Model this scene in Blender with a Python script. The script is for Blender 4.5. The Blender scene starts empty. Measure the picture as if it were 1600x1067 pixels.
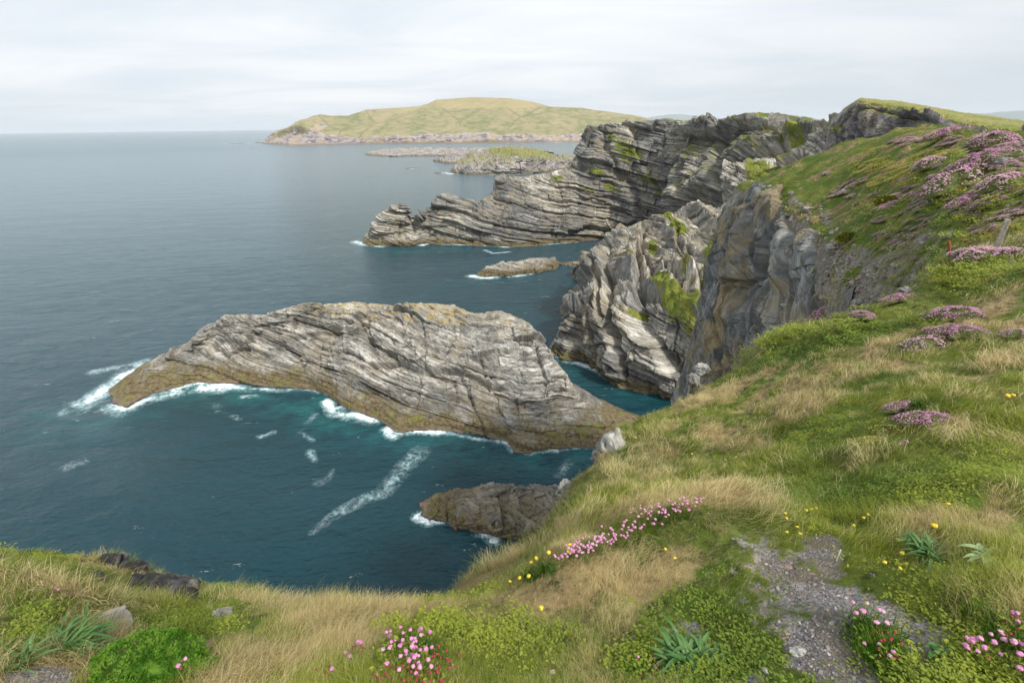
import bpy, bmesh, math, random
import numpy as np
from mathutils import Matrix, Vector
rng = np.random.default_rng(7); random.seed(7)
SC = bpy.context.scene
COL = SC.collection
R = math.radians
# ------------------------------------------------------------------ camera
F = 755.; CX, CY = 800., 533.5; HC = 90.
PITCH = math.atan((CY - 197) / F); ROLL = -math.atan(20 / 1600)
CP, SP = math.cos(PITCH), math.sin(PITCH); CR, SR = math.cos(ROLL), math.sin(ROLL)
cam_d = bpy.data.cameras.new('camera'); cam = bpy.data.objects.new('camera', cam_d); COL.objects.link(cam)
cam_d.sensor_width = 36; cam_d.lens = F * 36 / 1600
cam_d.clip_start = 0.05; cam_d.clip_end = 90000
M3 = np.array([[1, 0, 0], [0, SP, -CP], [0, CP, SP]]) @ np.array([[CR, -SR, 0], [SR, CR, 0], [0, 0, 1]])
mw = Matrix(M3.tolist()).to_4x4(); mw.translation = (0, 0, HC); cam.matrix_world = mw
SC.camera = cam
# ------------------------------------------------------------------ sun, sky, exposure
SUN_EL, SUN_AZ = 47., 143.   # azimuth clockwise from +Y (view direction)
sd = bpy.data.lights.new('sun', 'SUN'); sd.energy = 4.0; sd.angle = R(7); sd.color = (1, .95, .87)
sun = bpy.data.objects.new('sun', sd); COL.objects.link(sun)
sv = Vector((math.sin(R(SUN_AZ)) * math.cos(R(SUN_EL)), math.cos(R(SUN_AZ)) * math.cos(R(SUN_EL)), math.sin(R(SUN_EL))))
sun.rotation_euler = (-sv).to_track_quat('-Z', 'Y').to_euler(); sun.location = sv * 300
SC.view_settings.view_transform = 'Standard'; SC.view_settings.look = 'None'
SC.view_settings.exposure = 0.08; SC.view_settings.gamma = 1
SC.cycles.use_denoising = True
SC.cycles.max_bounces = 6; SC.cycles.transparent_max_bounces = 8; SC.cycles.volume_bounces = 1


class NT:
    """tiny helper for writing node trees"""
    def __init__(s, tree): s.t = tree; s.n = tree.nodes; s.l = tree.links; s.n.clear()
    def new(s, kind, **kw):
        nd = s.n.new(kind)
        for k, v in kw.items():
            if k.startswith('i_'):
                nm = k[2:]; nm = int(nm) if nm.isdigit() else nm
                s.put(nd.inputs[nm], v)
            else: setattr(nd, k, v)
        return nd
    def put(s, sock, v):
        if isinstance(v, bpy.types.NodeSocket): s.l.new(v, sock)
        elif isinstance(v, bpy.types.Node): s.l.new(v.outputs[0], sock)
        else:
            if isinstance(v, (tuple, list)) and sock.type == 'RGBA' and len(v) == 3: v = (*v, 1)
            sock.default_value = v
    def math(s, op, a, b=0., c=0., clamp=False):
        nd = s.n.new('ShaderNodeMath'); nd.operation = op; nd.use_clamp = clamp
        for i, v in enumerate((a, b, c)): s.put(nd.inputs[i], v)
        return nd.outputs[0]
    def mapr(s, v, a, b, c=0., d=1., smooth=False):
        nd = s.n.new('ShaderNodeMapRange'); nd.clamp = True
        if smooth: nd.interpolation_type = 'SMOOTHSTEP'
        for i, x in enumerate((v, a, b, c, d)): s.put(nd.inputs[i], x)
        return nd.outputs[0]
    def mix(s, f, a, b, blend='MIX'):
        nd = s.n.new('ShaderNodeMix'); nd.data_type = 'RGBA'; nd.blend_type = blend
        s.put(nd.inputs[0], f); s.put(nd.inputs[6], a); s.put(nd.inputs[7], b)
        return nd.outputs[2]
    def noise(s, vec, scale, detail=3., rough=.55, dist=0.):
        nd = s.n.new('ShaderNodeTexNoise')
        if vec is not None: s.put(nd.inputs['Vector'], vec)
        nd.inputs['Scale'].default_value = scale; nd.inputs['Detail'].default_value = detail
        nd.inputs['Roughness'].default_value = rough; nd.inputs['Distortion'].default_value = dist
        return nd.outputs[0]
    def vmul(s, vec, k):
        nd = s.n.new('ShaderNodeVectorMath'); nd.operation = 'MULTIPLY'
        s.put(nd.inputs[0], vec); nd.inputs[1].default_value = k
        return nd.outputs[0]
    def attr(s, name, out='Fac', kind='GEOMETRY'):
        nd = s.n.new('ShaderNodeAttribute'); nd.attribute_name = name; nd.attribute_type = kind
        return nd.outputs[out]


W = bpy.data.worlds.new('World'); SC.world = W; W.use_nodes = True
t = NT(W.node_tree)
sky = t.new('ShaderNodeTexSky', sky_type='NISHITA', sun_disc=False, sun_elevation=R(SUN_EL), sun_rotation=R(SUN_AZ))
tc = t.new('ShaderNodeTexCoord'); g = tc.outputs['Generated']
sep = t.new('ShaderNodeSeparateXYZ', i_0=g)
zz = t.math('ADD', t.math('ABSOLUTE', sep.outputs[2]), .12)
cv = t.new('ShaderNodeCombineXYZ', i_0=t.math('DIVIDE', sep.outputs[0], zz), i_1=t.math('DIVIDE', sep.outputs[1], zz))
n1 = t.noise(t.vmul(cv.outputs[0], (.55, 1., 1)), .9, 5, .55, .6)
n2 = t.noise(t.vmul(cv.outputs[0], (.35, 1., 1)), .35, 3, .5, .3)
skyc = t.mix(1., sky.outputs[0], (.1, .1, .1), 'MULTIPLY')
up = t.mapr(sep.outputs[2], .0, .9, 1.04, 1.45)
cl = t.mix(t.mapr(t.math('ADD', t.math('MULTIPLY', n1, .4), t.math('MULTIPLY', n2, .6)), .42, .58), (.66, .73, .80), (.86, .88, .90))
# the right of the picture is greyer, its low left bluer
east = t.mapr(sep.outputs[0], .1, .8)
cl = t.mix(t.math('MULTIPLY', east, t.mapr(sep.outputs[2], .25, .0)), cl, (.58, .63, .68))
cl = t.mix(1., cl, t.new('ShaderNodeCombineXYZ', i_0=up, i_1=up, i_2=up).outputs[0], 'MULTIPLY')
cover = t.mapr(n2, .3, .5, .86, .97)
fin = t.mix(cover, skyc, cl)
bg = t.new('ShaderNodeBackground', i_Color=fin, i_Strength=1.0)
t.new('ShaderNodeOutputWorld', i_Surface=bg)

# ------------------------------------------------------------------ pixel <-> world
CAM = np.array([0, 0, HC])


def ray(px, py):
    d = M3 @ np.array([(px - CX) / F, -(py - CY) / F, -1.]); return d


def pt(px, py, r=None, z=None):
    """a point of the place seen in direction (px,py): r = ground range in metres, or z = height over the sea"""
    d = ray(px, py)
    if r is None: k = (z - HC) / d[2]
    else: k = r / math.hypot(d[0], d[1])
    return CAM + d * k


def pol(az, r, z): return np.array([r * math.sin(R(az)), r * math.cos(R(az)), z])


def project(P):
    q = (P - CAM) @ M3
    w = np.maximum(-q[:, 2], 1e-3)
    return CX + F * q[:, 0] / w, CY - F * q[:, 1] / w


# ------------------------------------------------------------------ numpy noise
def _h(i, j, k, seed):
    h = (i * 374761393 + j * 668265263 + k * 2147483647 + seed * 974634777).astype(np.int64) & 0xffffffff
    h = ((h ^ (h >> 13)) * 1274126177) & 0xffffffff
    h = ((h ^ (h >> 16)) * 2246822519) & 0xffffffff
    return ((h ^ (h >> 15)) & 0xffffff) / float(0xffffff)


def hsh(i, j=None, k=None, seed=0):
    i = np.floor(i).astype(np.int64); z = np.zeros_like(i)
    j = z if j is None else np.floor(j).astype(np.int64); k = z if k is None else np.floor(k).astype(np.int64)
    return _h(i, j, k, seed)


def vn(P, seed=0):
    f = np.floor(P); i = f.astype(np.int64); u = P - f; u = u * u * u * (u * (u * 6 - 15) + 10)
    out = 0
    for a in (0, 1):
        for b in (0, 1):
            for c in (0, 1):
                w = (u[:, 0] if a else 1 - u[:, 0]) * (u[:, 1] if b else 1 - u[:, 1]) * (u[:, 2] if c else 1 - u[:, 2])
                out = out + w * _h(i[:, 0] + a, i[:, 1] + b, i[:, 2] + c, seed)
    return out * 2 - 1


def fbm(P, scale, octv=4, seed=0, gain=.5):
    o = 0; a = 1; s = 0; Q = P / scale
    for k in range(octv):
        o = o + a * vn(Q + 17.3 * k, seed + k); s += a; a *= gain; Q = Q * 2.03
    return o / s * 1.5


def sstep(x, a, b):
    t_ = np.clip((x - a) / (b - a), 0, 1); return t_ * t_ * (3 - 2 * t_)


# ------------------------------------------------------------------ mesh helpers
def tag(o, label=None, cat=None, group=None, kind=None):
    if label: o['label'] = label
    if cat: o['category'] = cat
    if group: o['group'] = group
    if kind: o['kind'] = kind
    return o


def link(name, me, mat=None, parent=None, loc=None):
    o = bpy.data.objects.new(name, me); COL.objects.link(o)
    if mat is not None and me is not None and not me.materials: me.materials.append(mat)
    if parent is not None: o.parent = parent
    if loc is not None: o.location = loc
    return o


def mesh(name, V, Fc, smooth=False, attrs=None, mats=None):
    """V (n,3), Fc (m,k) arrays of equal-sided faces"""
    me = bpy.data.meshes.new(name)
    V = np.asarray(V, dtype=np.float32); Fc = np.asarray(Fc, dtype=np.int32)
    m, k = Fc.shape
    me.vertices.add(len(V)); me.vertices.foreach_set('co', V.ravel())
    me.loops.add(m * k); me.loops.foreach_set('vertex_index', Fc.ravel())
    me.polygons.add(m); me.polygons.foreach_set('loop_start', np.arange(0, m * k, k, dtype=np.int32))
    me.polygons.foreach_set('use_smooth', np.full(m, smooth, dtype=bool))
    if mats is not None: me.polygons.foreach_set('material_index', np.asarray(mats, dtype=np.int32))
    for an, (ty, dat) in (attrs or {}).items():
        a = me.attributes.new(an, ty, 'POINT')
        a.data.foreach_set('vector' if ty == 'FLOAT_VECTOR' else 'value', np.asarray(dat, dtype=np.float32).ravel())
    me.update(calc_edges=True)
    return me


def grid_faces(nv, nu, keep=None):
    i = np.arange((nv - 1) * (nu - 1)); r_ = i // (nu - 1); c = i % (nu - 1); a = r_ * nu + c
    Fc = np.stack([a, a + 1, a + nu + 1, a + nu], 1)
    return Fc if keep is None else Fc[keep[Fc].all(1)]


def compact(V, Fc, attrs):
    used = np.unique(Fc); mp = np.full(len(V), -1); mp[used] = np.arange(len(used))
    return V[used], mp[Fc], {k: (ty, np.asarray(d)[used]) for k, (ty, d) in attrs.items()}


def resample(row, n):
    row = np.asarray(row, float); d = np.linalg.norm(np.diff(row, axis=0), axis=1); d = np.maximum(d, 1e-6)
    s = np.concatenate([[0], np.cumsum(d)]); s /= s[-1]; u = np.linspace(0, 1, n)
    return np.stack([np.interp(u, s, row[:, k]) for k in range(3)], 1)


def resample_px(rows, n):
    """resample every row at n points; rows are lists of 3-D points that correspond end to end"""
    return [resample(r_, n) for r_ in rows]


def loft(rows, nu, vs, mono=None):
    """rows: list of 3-D polylines, vs: number of strips between successive rows (Catmull-Rom across rows)"""
    Q = resample_px(rows, nu); n = len(Q); out = []
    if mono:  # every row must stand at least a little further back than the one under it
        a, b, gap = mono
        for i in range(a + 1, b + 1):
            r0 = np.hypot(Q[i - 1][:, 0], Q[i - 1][:, 1]); r1 = np.hypot(Q[i][:, 0], Q[i][:, 1]); k = np.maximum(1, (r0 + gap) / r1)
            for _ in range(3): k[1:-1] = np.maximum(k[1:-1], (k[:-2] + k[1:-1] + k[2:]) / 3)
            Q[i] = CAM + (Q[i] - CAM) * k[:, None]
    for i in range(n - 1):
        p1, p2 = Q[i], Q[i + 1]; p0 = Q[i - 1] if i else 2 * p1 - p2; p3 = Q[i + 2] if i + 2 < n else 2 * p2 - p1
        # limit tangents
        m1 = (p2 - p0) * .5; m2 = (p3 - p1) * .5; L = np.linalg.norm(p2 - p1, axis=1, keepdims=True) * .9
        m1 = m1 * np.minimum(1, L / (np.linalg.norm(m1, axis=1, keepdims=True) + 1e-9))
        m2 = m2 * np.minimum(1, L / (np.linalg.norm(m2, axis=1, keepdims=True) + 1e-9))
        for k in range(vs[i]):
            t_ = k / vs[i]; a = 2 * t_**3 - 3 * t_**2 + 1; b = t_**3 - 2 * t_**2 + t_; c = -2 * t_**3 + 3 * t_**2; d = t_**3 - t_**2
            out.append(a * p1 + b * m1 + c * p2 + d * m2)
    out.append(Q[-1])
    return np.stack(out)  # (nv,nu,3)


def gnormals(G):
    du = np.gradient(G, axis=1); dv = np.gradient(G, axis=0); n = np.cross(du, dv)
    # blur normals for stable displacement
    for _ in range(3):
        n[1:-1] = (n[:-2] + n[1:-1] * 2 + n[2:]) / 4; n[:, 1:-1] = (n[:, :-2] + n[:, 1:-1] * 2 + n[:, 2:]) / 4
    n /= np.linalg.norm(n, axis=2, keepdims=True) + 1e-9
    return n


def unit(v): v = np.asarray(v, float); return v / np.linalg.norm(v)


def frame(nb, j1):
    nb = unit(nb); j1 = np.asarray(j1, float); j1 = unit(j1 - nb * np.dot(j1, nb)); return np.stack([nb, j1, np.cross(nb, j1)], 1)


def bedcoord(P, fr, foldL=40, foldA=4., seed=0):
    c = P @ fr
    w = fbm(P, foldL, 3, seed + 91); w2 = fbm(P, foldL * .25, 3, seed + 57)
    c[:, 0] += foldA * w + foldA * .07 * w2
    c[:, 1] += foldA * .6 * fbm(P, foldL * .6, 2, seed + 33); c[:, 2] += foldA * .6 * fbm(P, foldL * .6, 2, seed + 12)
    return c


def rock_disp(c, levels, seed=0):
    """blocky bedded relief: levels of (bed thickness, joint 1 spacing, joint 2 spacing, amplitude, groove)"""
    d = np.zeros(len(c))
    for k, (T, J1, J2, A, G) in enumerate(levels):
        a = c[:, 0] / T + .25 * np.sin(c[:, 0] / T * 2.1); ia = np.floor(a)
        off = hsh(ia, seed=seed + 5 * k + 1) * 3
        b1 = c[:, 1] / J1 + off; b2 = c[:, 2] / J2 + off * 1.7
        r_ = hsh(ia, seed=seed + 5 * k + 2) * .9 + hsh(ia, b1, b2, seed + 5 * k + 3) * 1.1
        d += A * (r_ - 1)
        g1, g2, g0 = b1 - np.floor(b1) - .5, b2 - np.floor(b2) - .5, a - ia - .5
        d += A * .9 * (g1 * (hsh(ia, b1, b2, seed + 61 + k) - .5) * 2.4 + g2 * (hsh(ia, b1, b2, seed + 71 + k) - .5) * 2.4 + g0 * (.25 - hsh(ia, b1, b2, seed + 81 + k)) * 1.4)
        if G:
            fa = a - ia; e = np.minimum(fa, 1 - fa)
            f1 = b1 - np.floor(b1); e1 = np.minimum(f1, 1 - f1)
            d -= G * np.exp(-(e / .09)**2) * (.4 + hsh(ia, seed=seed + 5 * k + 4)) + G * .8 * np.exp(-(e1 * J1 / T / .12)**2) * (hsh(ia, b1 + .5, seed=seed + 9) > .45)
    return d


# ------------------------------------------------------------------ materials
def new_mat(name):
    m = bpy.data.materials.new(name); m.use_nodes = True; return m, NT(m.node_tree)


def rock_material(name, dark=(.075, .072, .066), mid=(.235, .218, .182), light=(.56, .535, .48), warm=(.32, .26, .165), warmth=.38,
                  algae=(2.2, 5.), bands=1., green=((.10, .14, .012), (.20, .20, .03)), fine=1., bump=.35, grassmix=1.):
    m, t = new_mat(name)
    bc = t.attr('bc', 'Vector'); geo = t.new('ShaderNodeNewGeometry'); pos = geo.outputs['Position']
    s1 = t.noise(t.vmul(bc, (.8 * bands, .035, .035)), 1., 6, .68, .1)
    s2 = t.noise(t.vmul(bc, (4.5 * bands * fine, .3, .3)), 1., 5, .7, .1)
    blot = t.noise(pos, .16 * fine, 5, .6, .5)
    blot2 = t.noise(pos, .9 * fine, 5, .7)
    v = t.math('ADD', t.math('ADD', t.math('MULTIPLY', s1, .50), t.math('MULTIPLY', s2, .42)), t.math('ADD', t.math('MULTIPLY', blot, .20), t.math('MULTIPLY', blot2, .18)))
    col = t.mix(t.mapr(v, .55, .625), dark, mid); col = t.mix(t.mapr(v, .645, .745), col, light)
    tn = t.math('ADD', t.attr('tone'), t.math('MULTIPLY', t.math('SUBTRACT', t.noise(pos, .05 * fine, 4, .65), .5), 1.6))
    col = t.mix(t.math('MULTIPLY', t.mapr(tn, .25, .75), .62), col, t.mix(t.mapr(v, .5, .72), (.045, .047, .05), (.125, .13, .13)))
    wn = t.noise(pos, .07 * fine, 4, .6, 1.)
    col = t.mix(t.math('MULTIPLY', t.mapr(wn, .47, .62), warmth), col, warm)
    # thin dark partings between the beds
    s3 = t.noise(t.vmul(bc, (1.9 * bands * fine, .08, .08)), 1., 3, .6, .1)
    crack = t.mapr(t.math('ABSOLUTE', t.math('SUBTRACT', s3, .5)), .0, .016)
    col = t.mix(t.math('MULTIPLY', t.math('SUBTRACT', 1., crack), .45), col, (.04, .038, .035))
    # tide zone: brown weed and barnacles, black at the very bottom
    z = t.new('ShaderNodeSeparateXYZ', i_0=pos).outputs[2]
    zn = t.math('ADD', z, t.math('MULTIPLY', t.math('SUBTRACT', t.noise(pos, .14 * fine, 5, .65), .5), algae[1] * 1.8))
    brown = t.mix(t.mapr(blot2, .38, .62), (.070, .052, .026), (.185, .145, .08))
    brown = t.mix(t.mapr(t.noise(pos, .35, 3), .55, .66), brown, (.14, .14, .035))
    col = t.mix(t.mapr(zn, algae[1], algae[1] * .45), col, brown)
    zb = t.math('ADD', z, t.math('MULTIPLY', t.math('SUBTRACT', blot2, .5), 2.))
    col = t.mix(t.mapr(zb, 1.0, .35), col, (.16, .12, .085)); col = t.mix(t.mapr(zb, .45, .1), col, (.03, .022, .018))
    # lichen
    li = t.attr('lichen'); ln = t.noise(pos, .8 * fine, 4, .7)
    lf = t.mapr(t.math('ADD', t.math('MULTIPLY', li, .55), t.math('MULTIPLY', t.math('ADD', ln, t.noise(pos, .22, 4, .7)), .9)), 1.16, 1.36)
    lc = t.mix(t.mapr(t.noise(pos, 2.3 * fine, 3), .4, .6), (.27, .25, .12), (.42, .26, .05))
    col = t.mix(t.math('MULTIPLY', lf, .8), col, lc)
    # grass ledges
    gr = t.attr('grass'); gn = t.noise(pos, .7 * fine, 5, .7)
    gf = t.mapr(t.math('ADD', gr, t.math('MULTIPLY', t.math('SUBTRACT', gn, .5), .9)), .46, .56)
    gc = t.mix(t.mapr(t.noise(pos, .22 * fine, 6, .7), .42, .6), green[0], green[1])
    gc = t.mix(t.mapr(t.noise(pos, 1.7 * fine, 4, .7), .5, .68), gc, t.mix(.5, gc, (.30, .25, .12)))
    gc = t.mix(t.mapr(t.noise(pos, 2.6 * fine, 4, .7), .5, .35), gc, t.mix(.6, gc, (.03, .05, .008)))
    col = t.mix(gf, col, gc)
    bh = t.math('ADD', t.math('MULTIPLY', s2, .8), t.math('ADD', t.math('MULTIPLY', blot2, .6), t.math('MULTIPLY', crack, .15)))
    bp = t.new('ShaderNodeBump', i_Strength=bump, i_Distance=1.2 / fine, i_Height=bh)
    wet = t.mapr(zb, 2.5, .3, .85, .35)
    p = t.new('ShaderNodeBsdfPrincipled', i_Roughness=wet, i_Normal=bp); t.put(p.inputs['Base Color'], col); p.inputs['Specular IOR Level'].default_value = .25
    t.new('ShaderNodeOutputMaterial', i_Surface=p)
    return m


def simple_mat(name, col, rough=.8, var=None, scale=20., trans=0., spec=.2, bump=0.):
    m, t = new_mat(name)
    c = col
    if var is not None:
        tc_ = t.new('ShaderNodeTexCoord')
        c = t.mix(t.mapr(t.noise(tc_.outputs['Object'], scale, 4, .6), .38, .62), col, var)
    p = t.new('ShaderNodeBsdfPrincipled', i_Roughness=rough); t.put(p.inputs['Base Color'], c); p.inputs['Specular IOR Level'].default_value = spec
    if bump:
        bp = t.new('ShaderNodeBump', i_Strength=bump, i_Distance=.02, i_Height=t.noise(t.new('ShaderNodeTexCoord').outputs['Object'], scale * 2, 5, .7))
        t.put(p.inputs['Normal'], bp.outputs[0])
    sh = p.outputs[0]
    if trans:
        tr = t.new('ShaderNodeBsdfTranslucent'); t.put(tr.inputs[0], c)
        sh = t.new('ShaderNodeMixShader', i_0=trans, i_1=p, i_2=tr).outputs[0]
    t.new('ShaderNodeOutputMaterial', i_Surface=sh)
    return m


# ------------------------------------------------------------------ rock masses
def blobs(P, lst):
    """soft mask from a list of (px,py,rx,ry[,angle]) regions of the surface"""
    x, y = project(P); o = np.zeros(len(P))
    for b in lst:
        cx, cy, rx, ry = b[:4]; an = R(b[4]) if len(b) > 4 else 0
        dx, dy = x - cx, y - cy; u = (dx * math.cos(an) + dy * math.sin(an)) / rx; v = (-dx * math.sin(an) + dy * math.cos(an)) / ry
        o = np.maximum(o, 1.25 - np.sqrt(u * u + v * v))
    return np.clip(o, 0, 1)


def cleft(P, line, A, W, G, g):
    """a ledge or cleft in the rock face along a line of the place: the side to the left of the line's direction stands A metres
    proud and fades back over W, with a groove G deep and g wide (W, g in 1/755 of the distance)"""
    x, y = project(P); L = np.array(line, float); o = np.zeros(len(P)); best = np.full(len(P), 1e9); sg = np.zeros(len(P)); endf = np.zeros(len(P)); n = len(L) - 1
    jx = 5 * fbm(P, 12., 3, 7); jy = 5 * fbm(P, 12., 3, 8); x = x + jx * min(1, W / 12); y = y + jy * min(1, W / 12)
    for i in range(n):
        a, b = L[i], L[i + 1]; ab = b - a; t_ = ((x - a[0]) * ab[0] + (y - a[1]) * ab[1]) / (ab @ ab); tc_ = np.clip(t_, 0, 1)
        dx = x - a[0] - tc_ * ab[0]; dy = y - a[1] - tc_ * ab[1]; dd = np.hypot(dx, dy); m = dd < best; best = np.where(m, dd, best)
        sg = np.where(m, np.sign(ab[0] * dy - ab[1] * dx), sg)
        # fade out past the two ends
        ef = np.ones(len(P))
        if i == 0: ef = np.clip(1 + t_ * np.linalg.norm(ab) / (W * .6), 0, 1)
        if i == n - 1: ef = np.minimum(ef, np.clip(1 - (t_ - 1) * np.linalg.norm(ab) / (W * .6), 0, 1))
        endf = np.where(m, ef, endf)
    return endf * (A * sstep(-sg * best, -g, g) * np.exp(-best / W) - G * np.exp(-(best / g)**2))


def rock_mass(name, rows, nu, vs, mat, fr, levels, fold=(40, 4.), frac=(6., .9), seed=1, grass=(), gtop=0., lichen=0., flip=False,
              edge_taper=0.06, saw=(), pin=0, pinv=.92, mono=None, lowamp=0., cuts=(), near=0., slabs=.0):
    G = loft(rows, nu, vs, mono); N = gnormals(G)
    if flip: N = -N
    nv = G.shape[0]; P = G.reshape(-1, 3); n = N.reshape(-1, 3)
    c = bedcoord(P, fr, fold[0], fold[1], seed)
    d = rock_disp(c, levels, seed) + frac[1] * fbm(P, frac[0], 5, seed + 3, .55) + frac[1] * .35 * fbm(P, frac[0] * .12, 3, seed + 8)
    for J, A, ax in saw:  # great slanting ribs: a steep wall, then a long sloping slab
        a = c[:, ax] / J + .35 * fbm(c, J * 3, 2, seed + 77); f = a - np.floor(a); k = hsh(a, seed=seed + 78); wf = .24
        d += A * (.35 + .9 * k) * (np.where(f < wf, f / wf, 1 - (f - wf) / (1 - wf)) - .5)
    for cu in cuts: d += cleft(P, *cu)
    u = np.tile(np.linspace(0, 1, nu), nv); tp = np.minimum(1, np.minimum(u, 1 - u) / edge_taper) if edge_taper else 1
    if near: tp = tp * np.clip(np.hypot(P[:, 0], P[:, 1]) / near, .12, 1)
    if lowamp: tp = tp * (1 - lowamp * sstep(P[:, 2], 11, 3))
    if pin:  # the turf on top stays smooth
        k0 = sum(vs[:pin - 1]); rowi = np.repeat(np.arange(nv), nu); tp = tp * (1 - pinv * sstep(rowi, k0 - 6, k0 + 4))
    P2 = P + n * (d * tp)[:, None]
    G2 = P2.reshape(nv, nu, 3); nn = np.cross(np.gradient(G2, axis=1), np.gradient(G2, axis=0))
    for _ in range(2):
        nn[1:-1] = (nn[:-2] + nn[1:-1] * 2 + nn[2:]) / 4; nn[:, 1:-1] = (nn[:, :-2] + nn[:, 1:-1] * 2 + nn[:, 2:]) / 4
    nn /= np.linalg.norm(nn, axis=2, keepdims=True) + 1e-9
    upn = nn.reshape(-1, 3)[:, 2] * (-1 if flip else 1)
    gr = np.zeros(len(P))
    if grass: gr = blobs(P, grass) * (.55 + .6 * sstep(upn, -.1, .5))
    if gtop: gr = np.maximum(gr, gtop * sstep(upn, .45, .85) * sstep(P2[:, 2], 8, 20))
    gr = gr + .25 * fbm(P, 5., 3, seed + 44) * (gr > .05)
    li = np.zeros(len(P))
    if lichen: li = lichen * sstep(upn, .1, .7) * (sstep(P2[:, 2], 19, 25.5) + .35 * sstep(P2[:, 2], 11, 19))
    gdis = np.clip(gr - .4, 0, 1) * .3
    P2 = P2 + n * gdis[:, None]
    Fc = grid_faces(nv, nu)
    if flip: Fc = Fc[:, ::-1]
    tone = np.zeros(len(P))
    if slabs:  # whole slabs of darker slate between the pale beds
        a = c[:, 1] / slabs + .5 * fbm(c, slabs * 2, 3, seed + 201); b = c[:, 0] / (slabs * 1.6) + .5 * fbm(c, slabs * 2, 3, seed + 202)
        tone = hsh(a, b, seed=seed + 203); tone = sstep(tone, .50, .62) * .9 + .35 * (hsh(a, seed=seed + 204) - .5)
    me = mesh(name, P2, Fc, False, {'bc': ('FLOAT_VECTOR', c), 'tone': ('FLOAT', tone), 'grass': ('FLOAT', gr), 'lichen': ('FLOAT', li)})
    return link(name, me, mat)


def away(row, dist, zf=None, z=None):
    """move a row of points away from the camera in plan"""
    out = []
    for p in row:
        h = np.array([p[0], p[1], 0]); h /= np.linalg.norm(h); q = p + h * dist
        q[2] = z if z is not None else p[2] * zf
        out.append(q)
    return out


def row(*pts):
    o = []
    for p in pts:
        if len(p) == 2: o.append(pt(p[0], p[1], z=0.))
        elif len(p) == 3: o.append(pt(p[0], p[1], r=p[2]))
        else: o.append(pt(p[0], p[1], z=p[3]))
    return o


def sink(rw, z=-2., out=1.5):
    """the same line a little below and in front of the waterline"""
    o = []
    for p in rw:
        h = np.array([p[0], p[1], 0]); h /= np.linalg.norm(h); q = p - h * out; q[2] = z; o.append(q)
    return o


Z = 'z'
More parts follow.
